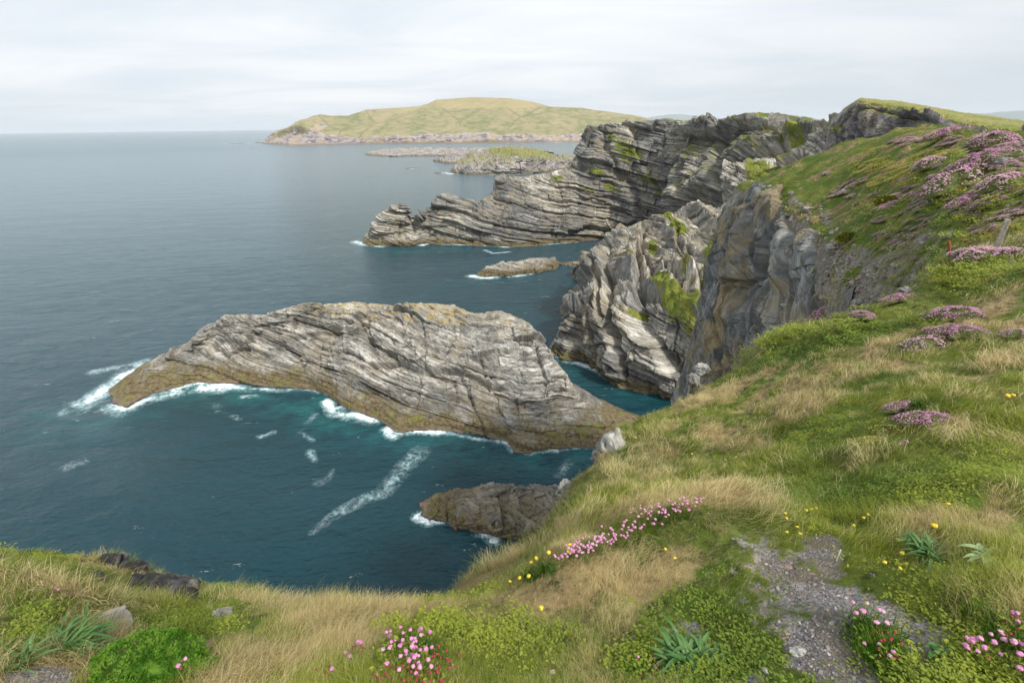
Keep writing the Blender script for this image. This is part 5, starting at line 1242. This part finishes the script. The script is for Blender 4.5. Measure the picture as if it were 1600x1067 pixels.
# ---------- hillside mounds of thrift and vetch
def mound_protos(kind):
    out = []
    for k in range(5):
        g_ = np.random.default_rng(500 + k + (90 if kind == 'y' else 0)); n = 1500
        a = g_.uniform(0, 6.283, n); rr_ = np.sqrt(g_.uniform(size=n)); lob = 1 + .28 * np.sin(a * 2 + k) + .18 * np.sin(a * 5 + 2 * k) + .1 * np.sin(a * 9 + k)
        x, y = rr_ * np.cos(a) * lob, rr_ * np.sin(a) * lob * .8; hgt = .46 * (1 - rr_**2.2) + .06 * fbm(np.column_stack([x, y, x * 0]), .25, 3, k)
        C = np.column_stack([x, y, hgt]); den = fbm(C, .3, 3, 40 + k); keep = g_.uniform(size=n) < np.clip(.60 + 1.1 * den - .2 * (rr_ > .85), .05, 1) * (1. if kind == 'p' else .4); C = C[keep]
        ov = np.array([[1, 0, 0], [0, 1, 0], [-1, 0, 0], [0, -1, 0], [0, 0, .8], [0, 0, -.5]]); of = np.array([[0, 1, 4], [1, 2, 4], [2, 3, 4], [3, 0, 4], [1, 0, 5], [2, 1, 5], [3, 2, 5], [0, 3, 5]])
        sz = g_.uniform(.020, .036, len(C)); up = np.column_stack([g_.normal(0, .02, (len(C), 2)), g_.uniform(.05, .10, len(C))])
        V = (C[:, None] + up[:, None] + ov[None] * sz[:, None, None]).reshape(-1, 3); Fc = (of[None] + 6 * np.arange(len(C))[:, None, None]).reshape(-1, 3)
        bl = mesh('blossom', V, Fc, True); bl.materials.append({'p': [PINK2, PINK3, PINK2, PINK3, PINK2][k], 'y': YEL2}[kind])
        # leafy dome under the heads
        U = np.linspace(0, 2 * math.pi, 40, endpoint=False); Rr = np.linspace(0, 1.02, 12); A, B = np.meshgrid(U, Rr); lo = 1 + .28 * np.sin(A * 2 + k) + .18 * np.sin(A * 5 + 2 * k) + .1 * np.sin(A * 9 + k)
        D = np.stack([B * np.cos(A) * lo, B * np.sin(A) * lo * .8, .46 * (1 - B**2.2) - .02], 2).reshape(-1, 3); D[:, 2] += .05 * fbm(D, .16, 3, k) * (B.ravel() < .98)
        i = np.arange(11 * 40); r0 = i // 40; c0 = i % 40; Fd = np.stack([r0 * 40 + c0, r0 * 40 + (c0 + 1) % 40, (r0 + 1) * 40 + (c0 + 1) % 40, (r0 + 1) * 40 + c0], 1)
        lf = foliage_mesh(C[g_.integers(len(C), size=260)], .14, .02, 420, k, DRYLEAF if kind == 'p' else LEAF); nv0 = len(lf.vertices); co = np.empty(nv0 * 3, np.float32); lf.vertices.foreach_get('co', co); fl = np.empty(len(lf.loops), np.int32); lf.loops.foreach_get('vertex_index', fl)
        me = mesh('foliage', np.vstack([D, co.reshape(-1, 3)]) if kind == 'p' else co.reshape(-1, 3), np.vstack([Fd, fl.reshape(-1, 4) + len(D)]) if kind == 'p' else fl.reshape(-1, 4), True); me.materials.append(DRYLEAF if kind == 'p' else LEAF)
        out.append((bl, me))
    return out


MP, MY = mound_protos('p'), mound_protos('y')


def place_mound(px, py, wpx, kind, label, g_, group=None, flat=1.):
    p = hit(px, py); r_ = np.linalg.norm(p - CAM); s_ = wpx / 2 / F * r_
    e = .5; zx = (on_ground(p[0] + e, p[1]) - on_ground(p[0] - e, p[1])); zy = (on_ground(p[0], p[1] + e) - on_ground(p[0], p[1] - e)); n = Vector((-zx, -zy, 1)).normalized()
    bl, fo = (MP if kind == 'p' else MY)[g_.integers(5)]
    root = bpy.data.objects.new('thrift_mound' if kind == 'p' else 'vetch_patch', None); COL.objects.link(root)
    root.location = p + np.array([0, 0, -.03 * s_ + (.07 if r_ < 15 else .03)]); n = (n + Vector((0, 0, .8))).normalized(); q = Vector((0, 0, 1)).rotation_difference(n); root.rotation_mode = 'QUATERNION'
    root.rotation_quaternion = q @ Matrix.Rotation(g_.uniform(-.5, .5) + math.atan2(p[0], p[1]) * -1, 4, 'Z').to_quaternion(); root.scale = (s_, s_, s_ * flat)
    tag(root, label, 'thrift' if kind == 'p' else 'vetch', group)
    link('foliage', fo, None, root); tag(link('blossom', bl, None, root), kind='stuff')


def hillside_flowers():
    g_ = np.random.default_rng(77)
    # mounds one can pick out, (px, py, width)
    big = [(1500, 287, 62, 'largest domed pink mound, in the middle of the flowery hillside'), (1552, 228, 46, 'big pink mound high at the right above the dark bank'), (1450, 262, 36, 'pink mound standing above the yellow vetch near the hill crest'), (1478, 214, 36, 'wide pink mound on the very crest of the hillside'),
           (1530, 260, 50, 'pink mound right of centre just above the largest domed one'), (1572, 292, 50, 'pink mound near the right edge level with the largest domed one'), (1505, 322, 34, 'small pink mound with a dark hollow above the posts'), (1548, 322, 34, 'pink mound above and left of the leaning post top')]
    for px, py, w_, lab in big: place_mound(px, py, w_, 'p', lab, g_, 'thrift mounds on the hillside')
    reg = [(1500, 222, 90, 10, 3), (1560, 240, 50, 24), (1520, 270, 80, 34, -15), (1460, 290, 50, 20, -30), (1560, 320, 50, 30, -30), (1480, 330, 60, 16, -25), (1540, 355, 60, 16, -20), (1420, 222, 60, 6, -10), (1440, 310, 60, 40, -35), (1390, 330, 30, 20, -30)]
    for px, py in sample_regions(reg, 165, g_):
        place_mound(px, py, g_.uniform(6, 21), 'p', 'one of the many small pink thrift mounds crowded on the upper right hillside', g_, 'small thrift mounds on the upper hillside', g_.uniform(.3, .85))
    reg = [(1400, 370, 40, 20, -30), (1440, 350, 30, 18, -20), (1350, 440, 26, 12, -30), (1390, 440, 30, 8), (1340, 300, 36, 20, -25), (1420, 400, 30, 14, -20), (1300, 270, 14, 8), (1250, 325, 8, 6)]
    for px, py in sample_regions(reg, 46, g_):
        place_mound(px, py, g_.uniform(7, 17), 'p', 'one of the sparse thrift tufts on the lower hillside over the gully', g_, 'sparse thrift tufts on the lower hillside', g_.uniform(.4, .8))
    reg = [(1350, 240, 30, 6, -12), (1385, 262, 34, 14, -25), (1345, 258, 28, 12, -20), (1420, 275, 24, 14, -30), (1370, 285, 24, 8), (1500, 300, 20, 5, -8), (1450, 250, 30, 12, -20), (1480, 300, 30, 14, -20)]
    for px, py in sample_regions(reg, 130, g_):
        place_mound(px, py, g_.uniform(8, 18), 'y', 'one of the yellow vetch patches high on the hillside left of the pink mounds', g_, 'vetch patches near the hill crest', .45)
    reg = [(1545, 368, 50, 9, -10), (1510, 385, 24, 5, -10), (1590, 362, 18, 6)]
    for px, py in sample_regions(reg, 26, g_):
        place_mound(px, py, g_.uniform(14, 26), 'y', 'one of the yellow vetch patches crowded behind the leaning wooden post', g_, 'vetch patches behind the wooden post', .4)
    for px, py, w_, lab in [(1408, 650, 38, 'pale pink thrift clump on the middle slope, left of a dark hollow'), (1442, 672, 54, 'pale pink thrift clump on the middle slope, below and right of the dark hollow'), (1490, 500, 50, 'loose pink thrift on the slope below the two posts, upper of two'), (1490, 530, 50, 'loose pink thrift on the slope below the two posts, lower of two'), (1528, 408, 54, 'bright pink thrift cushion in front of the leaning wooden post'), (1570, 408, 50, 'long pink thrift patch at the right of the leaning wooden post'), (1346, 500, 32, 'round pink thrift mound on the turf edge under the slate cliff'), (1445, 547, 50, 'faint thin streak of pink thrift across the middle slope'), (1590, 532, 30, 'pink thrift at the right edge of the middle slope'), (1282, 498, 38, 'small thrift clump on the gully edge right of the light grey boulder'), (1400, 474, 34, 'small pink thrift clump under the bare band at the gully head')]: place_mound(px, py, w_, 'p', lab, g_, None, .8)
    for px, py, w_, lab in [(1478, 442, 26, 'yellow vetch patch under the rusty post, left of two'), (1460, 447, 16, 'small yellow vetch patch at the gully head'), (1530, 448, 30, 'yellow vetch patch on the slope under the wooden post'), (1555, 438, 22, 'thin yellow vetch patch right of the one under the wooden post'),
                            (1307, 506, 22, 'yellow vetch at the turf edge under the slate cliff'), (1298, 524, 16, 'small yellow vetch patch below the one at the turf edge'), (1273, 560, 14, 'tiny yellow patch on the slope under the light grey boulder'), (1180, 610, 18, 'yellow vetch near the water end of the middle slope'), (1150, 590, 12, 'faint yellow vetch on the slope edge over the narrow inlet'),
                            (1385, 680, 40, 'yellow vetch patch under the pale pink thrift on the middle slope, right of two'), (1350, 700, 34, 'yellow vetch patch under the pale pink thrift on the middle slope, left of two'), (1590, 402, 16, 'small yellow vetch patch at the right edge level with the post foot')]:
        place_mound(px, py, w_, 'y', lab, g_, None, .4)


hillside_flowers()


# ---------- single yellow flowers near the camera
def yellow_flowers():
    g_ = np.random.default_rng(5)
    V, Fc = ICO[2]; Q = V * np.array([1, 1, .55]) * (1 + .35 * np.maximum(0, fbm(V, .5, 2, 4)))[:, None] * .011; hm = mesh('flower_head', Q, Fc, True); hm.materials.append(YEL)
    lab1 = {0: 'yellow vetch head standing highest beside the pink thrift bank', 1: 'yellow vetch head just under the highest one beside the pink bank', 2: 'yellow vetch head right of the leafy vetch plant', 3: 'left one of the yellow vetch heads above the leafy plant', 4: 'middle yellow vetch head above the leafy plant', 5: 'yellow vetch head low at the left of the leafy plant', 6: 'yellow vetch head lowest of the vetch below the thrift bank', 7: 'yellow vetch head between the lowest one and the leafy plant'}
    for i, (px, py, s_, h_) in enumerate([(889, 868, 1.1, .05), (888, 876, 1.1, .04), (857, 880, 1., .05), (830, 893, 1., .05), (838, 888, 1.1, .05), (826, 912, 1., .03), (797, 920, .8, .03), (812, 914, 1., .03),
                                           (1256, 808, .9, .02), (1264, 806, 1.1, .02), (1272, 804, 1., .02), (1224, 812, .7, .02), (1226, 820, .7, .02), (1242, 834, .7, .02), (1226, 842, .7, .02), (1246, 846, .7, .02), (1452, 838, 1.2, .03), (1400, 858, 1.3, .03), (1403, 878, .9, .02), (1377, 891, .7, .02), (1400, 903, .7, .02), (1474, 802, 1., .03),
                                           (1132, 725, 1., .03), (1148, 722, 1., .03), (1130, 735, .9, .02), (1080, 715, .8, .02), (992, 690, 1.2, .03), (1345, 820, .7, .02), (1352, 816, .7, .02), (1330, 832, .6, .02), (1038, 868, .7, .02), (1052, 884, .7, .02), (1570, 628, 1.6, .03), (1578, 628, 1.5, .03), (845, 962, 1., .02)]):
        p = hit(px, py); r_ = np.linalg.norm(p - CAM); root = bpy.data.objects.new('yellow_flower', None); COL.objects.link(root); root.location = p
        if i < 8: tag(root, lab1[i], 'flower', 'yellow vetch below the thrift bank')
        else: tag(root, 'one of the single yellow flowers dotted in the grass of the near slope', 'flower', 'single yellow flowers in the grass')
        hd = link('flower_head', hm, None, root); k = s_ * max(1., r_ / 6); hd.scale = (k, k, k); hd.location = (0, 0, h_ + .03); hd.rotation_euler = (g_.normal(0, .3), g_.normal(0, .3), 0)
        st_ = link('stem', STEMS[i % 4], None, root); st_.location = (0, 0, h_ + .03); st_.scale = (1, 1, (h_ + .05) / .12)
    gp = np.array([hit(a, b) for a, b in sample_regions([(848, 896, 26, 10, -12)], 30, g_)]); base = gp.mean(0)
    o = link('vetch_plant', foliage_mesh(gp - base, .05, .009, 420, 9, LEAF), None, loc=base); tag(o, 'dark leafy vetch plant on the edge below the end of the thrift bank', 'plant')


yellow_flowers()


# ---------- rosettes and cushions
def rosette(px, py, wpx, n, seed, label, mat=None, up=.7, ww=.09):
    g_ = np.random.default_rng(seed); p = hit(px, py); Rr = wpx / 2 / F * np.linalg.norm(p - CAM); V = []; Fq = []
    for i in range(n):
        a = g_.uniform(0, 6.283); c = np.array([*g_.normal(0, Rr * .22, 2), 0]); L = Rr * g_.uniform(.5, 1.05); el = g_.uniform(.25, 1.2) * up; d = np.array([math.cos(a) * math.cos(el), math.sin(a) * math.cos(el), math.sin(el)]); s_ = unit(np.cross(d, [0, 0, 1])); b = len(V)
        for k in range(7):
            t_ = k / 6; w = L * ww * (math.sin(math.pi * min(1, .12 + t_ * .88))**.8 + .12) * (1 if k < 6 else .15); q = c + d * L * t_ - np.array([0, 0, .45 * L * t_**2.2]); fold = np.array([0, 0, w * .25]); V += [q - s_ * w * .5 + fold, q, q + s_ * w * .5 + fold]
            if k:
                o0 = b + 3 * k - 3; Fq += [(o0, o0 + 1, o0 + 4, o0 + 3), (o0 + 1, o0 + 2, o0 + 5, o0 + 4)]
    o = link('leaf_rosette', mesh('leaf_rosette', V, Fq, True), mat or ROS, loc=p + np.array([0, 0, .015])); tag(o, label, 'plant')


rosette(1078, 1042, 90, 190, 1, 'large dark green rosette of narrow leaves at the bottom, on the gravel edge', ww=.11)
rosette(100, 1018, 86, 190, 2, 'blue green rosette of long narrow leaves in the turf at the bottom left', ww=.05, up=.5)
rosette(145, 1010, 50, 80, 3, 'smaller rosette of narrow leaves touching the blue green one at the bottom left', ww=.07, up=.6)
rosette(1450, 868, 66, 120, 4, 'grey green rosette of narrow leaves in the near grass at the right', ww=.09)
rosette(1535, 872, 48, 34, 5, 'pale star shaped thistle rosette in the near grass at the right', mat=simple_mat('thistle_leaf', (.22, .32, .14), .6, (.32, .40, .22), 20), ww=.2, up=.4)
rosette(1465, 1030, 34, 40, 6, 'small dark leafy plant on bare soil right of the green cushion', ww=.3, up=.6)
rosette(35, 1040, 70, 60, 7, 'tuft of broad green blades at the very bottom left corner', ww=.08, up=1.2)
rosette(560, 1040, 34, 40, 8, 'small round leaved plant left of the dense pink clump', ww=.3, up=.7)


def cushion(px, py, wpx, hr, n, seed, label, leaf, mat):
    g_ = np.random.default_rng(seed); p = hit(px, py); Rr = wpx / 2 / F * np.linalg.norm(p - CAM); V = []; Fq = []
    a = g_.uniform(0, 6.283, n); rr_ = np.sqrt(g_.uniform(size=n)); lob = 1 + .12 * np.sin(3 * a + seed) + .08 * np.sin(7 * a); x, y = rr_ * np.cos(a) * lob, rr_ * np.sin(a) * lob * .85
    z = hr * (1 - rr_**2.5) + .26 * fbm(np.column_stack([x, y, x * 0]), .38, 3, seed); C = np.column_stack([x, y, z]) * Rr
    for c in C:
        d = unit([c[0] / Rr * .6 + g_.normal(0, .6), c[1] / Rr * .6 + g_.normal(0, .6), .7]); s_ = unit(np.cross(d, g_.normal(size=3))); b = len(V); L = leaf * g_.uniform(.6, 1.3)
        for k, w in enumerate((.2, .55, .3)): q = c + d * L * k / 2; V += [q - s_ * L * w * .5, q + s_ * L * w * .5]; Fq += [(b + 2 * k - 2, b + 2 * k - 1, b + 2 * k + 1, b + 2 * k)] if k else []
    n0 = len(V); U = 36; Kk = 9
    for k in range(Kk):
        B = k / (Kk - 1)
        for j in range(U): A = j * 6.2832 / U; l_ = 1 + .12 * math.sin(3 * A + seed) + .08 * math.sin(7 * A); V.append((B * math.cos(A) * l_ * Rr, B * math.sin(A) * l_ * Rr * .85, (hr * (1 - B**2.5) - .16) * Rr))
    for k in range(Kk - 1):
        for j in range(U): Fq.append((n0 + k * U + j, n0 + k * U + (j + 1) % U, n0 + (k + 1) * U + (j + 1) % U, n0 + (k + 1) * U + j))
    o = link('moss_cushion', mesh('moss_cushion', V, Fq, True), mat, loc=p); tag(o, label, 'plant')


cushion(228, 1066, 138, .5, 9000, 1, 'vivid lime green feathery cushion at the bottom left', .011, BRIGHT)
HM = simple_mat('hill_moss', (.11, .14, .015), .8, (.19, .17, .03), 6.)
cushion(1322, 378, 24, .6, 1500, 2, 'olive moss cushion at the lip over the gully', .10, HM)
cushion(1382, 318, 26, .4, 1500, 3, 'olive green moss hummock high on the lower hillside', .12, HM)
cushion(1430, 640 + 8, 30, .7, 1600, 4, 'dark green hummock between the two pale pink clumps on the middle slope', .03, LEAF)


# ---------- posts and fence
def bar_mesh(name, pts, rad, sides, mat, seed=0, rough=.0, taper=1.):
    V = []; Fq = []; n = len(pts); g_ = np.random.default_rng(seed)
    ax = unit(np.array(pts[-1]) - np.array(pts[0])); s_ = unit(np.cross(ax, [0.3, 1, .1])); u = np.cross(ax, s_)
    ph = g_.uniform(.85, 1.15, sides)
    for k in range(n):
        for j in range(sides): a = j * 6.2832 / sides; r_ = rad * ph[j] * (1 + rough * g_.normal()) * (1 - (1 - taper) * k / (n - 1)); V.append(np.array(pts[k]) + r_ * (s_ * math.cos(a) + u * math.sin(a)))
        if k:
            for j in range(sides): a = (k - 1) * sides + j; b = (k - 1) * sides + (j + 1) % sides; Fq.append((a, b, b + sides, a + sides))
    for k in (0, n - 1):
        c = len(V); V.append(np.array(pts[k]));
        for j in range(0, sides): a = k * sides + j; b = k * sides + (j + 1) % sides; Fq.append((a, b, c, c))
    me = bpy.data.meshes.new(name); me.from_pydata([tuple(v) for v in V], [], [tuple(dict.fromkeys(f)) for f in Fq]); me.materials.append(mat); return me


def posts():
    wood = simple_mat('weathered_wood', (.20, .185, .155), .85, (.36, .33, .27), 22, bump=.5); rust = simple_mat('rusty_iron', (.17, .05, .018), .85, (.30, .11, .04), 30, bump=.4); wire = simple_mat('galvanised_wire', (.35, .37, .37), .5)
    b1 = hit(1552, 399); D = np.linalg.norm(b1 - CAM); up = ray(1573, 344) / -ray(1573, 344)[2] if False else None
    d = ray(1574, 343); t1 = CAM + d * (math.hypot(b1[0], b1[1]) / math.hypot(d[0], d[1])) - b1
    pts = [np.array([0, 0, -.15]) + t1 * 0 + t1 * k / 9 + np.array([0, 0, .15]) * (k / 9) for k in range(10)]
    o = link('wooden_post', bar_mesh('wooden_post', pts, .062, 10, wood, 1, .05, .9), None, loc=b1); tag(o, 'weathered grey wooden fence post leaning to the right among thrift and vetch', 'post')
    b2 = hit(1487, 406); d = ray(1482, 377); t2 = CAM + d * (math.hypot(b2[0], b2[1]) / math.hypot(d[0], d[1])) - b2
    pts = [np.array([0, 0, -.1]) + t2 * k / 7 + np.array([0, 0, .1]) * (k / 7) for k in range(8)]
    o = link('rusty_post', bar_mesh('rusty_post', pts, .036, 8, rust, 2, .06), None, loc=b2); tag(o, 'short rusty iron post at the head of the gully', 'post')
    # slack sheep netting between them and on to the right
    V = []; Fq = []; A = b2 + t2 * .9; B = b1 + t1 * .55; Cc = hit(1640, 395); Cc = Cc + np.array([0, 0, .7])
    def wireto(p, q, r_=.0028):
        me_n = len(V); ax = unit(q - p); s_ = unit(np.cross(ax, [.3, .8, .5])); u = np.cross(ax, s_)
        for c in (p, q):
            for j in range(3): a = j * 2.094; V.append(c + r_ * (s_ * math.cos(a) + u * math.sin(a)))
        for j in range(3): Fq.append((me_n + j, me_n + (j + 1) % 3, me_n + 3 + (j + 1) % 3, me_n + 3 + j))
    for P0, P1 in ((A, B), (B, Cc)):
        n = 7; prev = None
        for k in range(n + 1):
            t_ = k / n; tp = P0 + (P1 - P0) * t_ + np.array([0, 0, -.12 * math.sin(math.pi * t_)]); bt = np.array([tp[0], tp[1], on_ground(tp[0], tp[1]) + .03])
            if tp[2] < bt[2] + .15: tp[2] = bt[2] + .15
            cur = [bt + (tp - bt) * w_ for w_ in (.1, .4, .7, 1.)]; wireto(bt, tp)
            if prev is not None:
                for a_, b_ in zip(prev, cur): wireto(a_, b_)
            prev = cur
    o = link('wire_fence', mesh('wire_fence', np.array(V) - A, Fq), wire, loc=A); tag(o, 'slack thin wire netting strung between the rusty post and the leaning wooden post', 'fence')
    p = hit(1307, 876); s_ = .055
    o = link('marker_stick', bar_mesh('marker_stick', [np.array([0, 0, -.02]), np.array([0, 0, .03]), np.array([.001, 0, .068])], .0028, 6, simple_mat('white_wood', (.70, .66, .58), .7, (.8, .76, .7), 60), 3, .05), None, loc=p); tag(o, 'small white upright stick in the near grass right of the gravel', 'stick')


posts()


# ---------- loose gravel
def gravel():
    g_ = np.random.default_rng(8); prot = []
    mats = [simple_mat('gravel_%d' % k, a, .85, b, 60) for k, (a, b) in enumerate([((.10, .09, .095), (.20, .185, .19)), ((.19, .18, .175), (.32, .30, .29)), ((.34, .31, .28), (.48, .45, .42)), ((.23, .15, .12), (.34, .25, .20))])]
    for k in range(6):
        V, Fc = ICO[2]; Q = V.copy()
        for _ in range(7): n = unit(g_.normal(size=3)); dd = Q @ n; Q -= np.maximum(0, dd - .6)[:, None] * n
        me = mesh('p%d_pebble' % k, Q * np.array([1, .75, .45]) * .0075, Fc); me.materials.append(mats[min(k, 3) if k < 4 else k - 4]); prot.append(bpy.data.objects.new('p%d_pebble' % k, me))
    N = 60000; az = g_.uniform(R(-58), R(62), N); r_ = np.exp(g_.uniform(math.log(.8), math.log(3.6), N)); xy = np.column_stack([r_ * np.sin(az), r_ * np.cos(az)]); z, sd_ = gsample(xy); P = np.column_stack([xy, z + .001]); gv = ground_maps(P)[0]
    k = g_.uniform(size=N) < np.clip(gv * 1.6 - .35, 0, 1); P = P[k]; n = len(P)
    sc = np.exp(g_.normal(-.55, .5, n)); rot = np.column_stack([g_.normal(0, .4, n), g_.normal(0, .4, n), g_.uniform(0, 6.28, n)])
    scatter('gravel', prot, P, rot, sc, g_.choice(6, size=n, p=[.34, .28, .05, .05, .18, .10]), {}, 'loose grey and purplish gravel showing through the worn turf')


gravel()


def rubble():
    g_ = np.random.default_rng(18); prot = []
    mt = [simple_mat('rubble_%d' % k, a, .9, b, 3., bump=.6) for k, (a, b) in enumerate([((.07, .06, .05), (.15, .13, .11)), ((.14, .125, .105), (.26, .24, .20)), ((.24, .22, .19), (.38, .35, .31))])]
    for k in range(6):
        V, Fc = ICO[3]; Q = V.copy()
        for _ in range(8): n = unit(g_.normal(size=3)); dd = Q @ n; Q -= np.maximum(0, dd - .6)[:, None] * n
        me = mesh('r%d_block' % k, (Q + .06 * fbm(Q, .5, 3, k)[:, None]) * np.array([1, .8, .55]) * .14, Fc); me.materials.append(mt[k % 3]); prot.append(bpy.data.objects.new('r%d_block' % k, me))
    N = 60000; az = g_.uniform(R(22), R(56), N); r_ = np.exp(g_.uniform(math.log(12), math.log(62), N)); xy = np.column_stack([r_ * np.sin(az), r_ * np.cos(az)]); z, sd_ = gsample(xy); P = np.column_stack([xy, z])
    w = np.clip(blobs(P, BARE) * 1.2 - .2, 0, 1) * sstep(fbm(P, 1.2, 3, 4), -.35, .3) + 1.2 * sstep(sd_, -.5, 0) * hillness(P)
    k = (g_.uniform(size=N) < w * .5) & (sd_ < .25); P = P[k]; n = len(P)
    scatter('rubble', prot, P, np.column_stack([g_.normal(0, .5, n), g_.normal(0, .5, n), g_.uniform(0, 6.28, n)]), np.exp(g_.normal(-.35, .55, n)) * np.clip(np.hypot(P[:, 0], P[:, 1]) / 40, .25, 1), g_.integers(0, 6, n), {}, 'broken brown and grey rubble in the bare band over the gully')


rubble()


# ---------- the sea air
def haze():
    x0, x1, y0, y1, z0, z1 = -62000, 62000, -600, 62500, -8, 420
    V = [(x, y, z) for z in (z0, z1) for y in (y0, y1) for x in (x0, x1)]; Fq = [(0, 2, 3, 1), (4, 5, 7, 6), (0, 1, 5, 4), (2, 6, 7, 3), (0, 4, 6, 2), (1, 3, 7, 5)]
    m, t = new_mat('sea_air'); v = t.new('ShaderNodeVolumePrincipled'); v.inputs['Color'].default_value = (.93, .96, 1, 1); v.inputs['Density'].default_value = 3.e-5; v.inputs['Anisotropy'].default_value = .2
    t.new('ShaderNodeOutputMaterial', i_Volume=v); tag(link('haze', mesh('haze', V, Fq), m), kind='stuff')


haze()
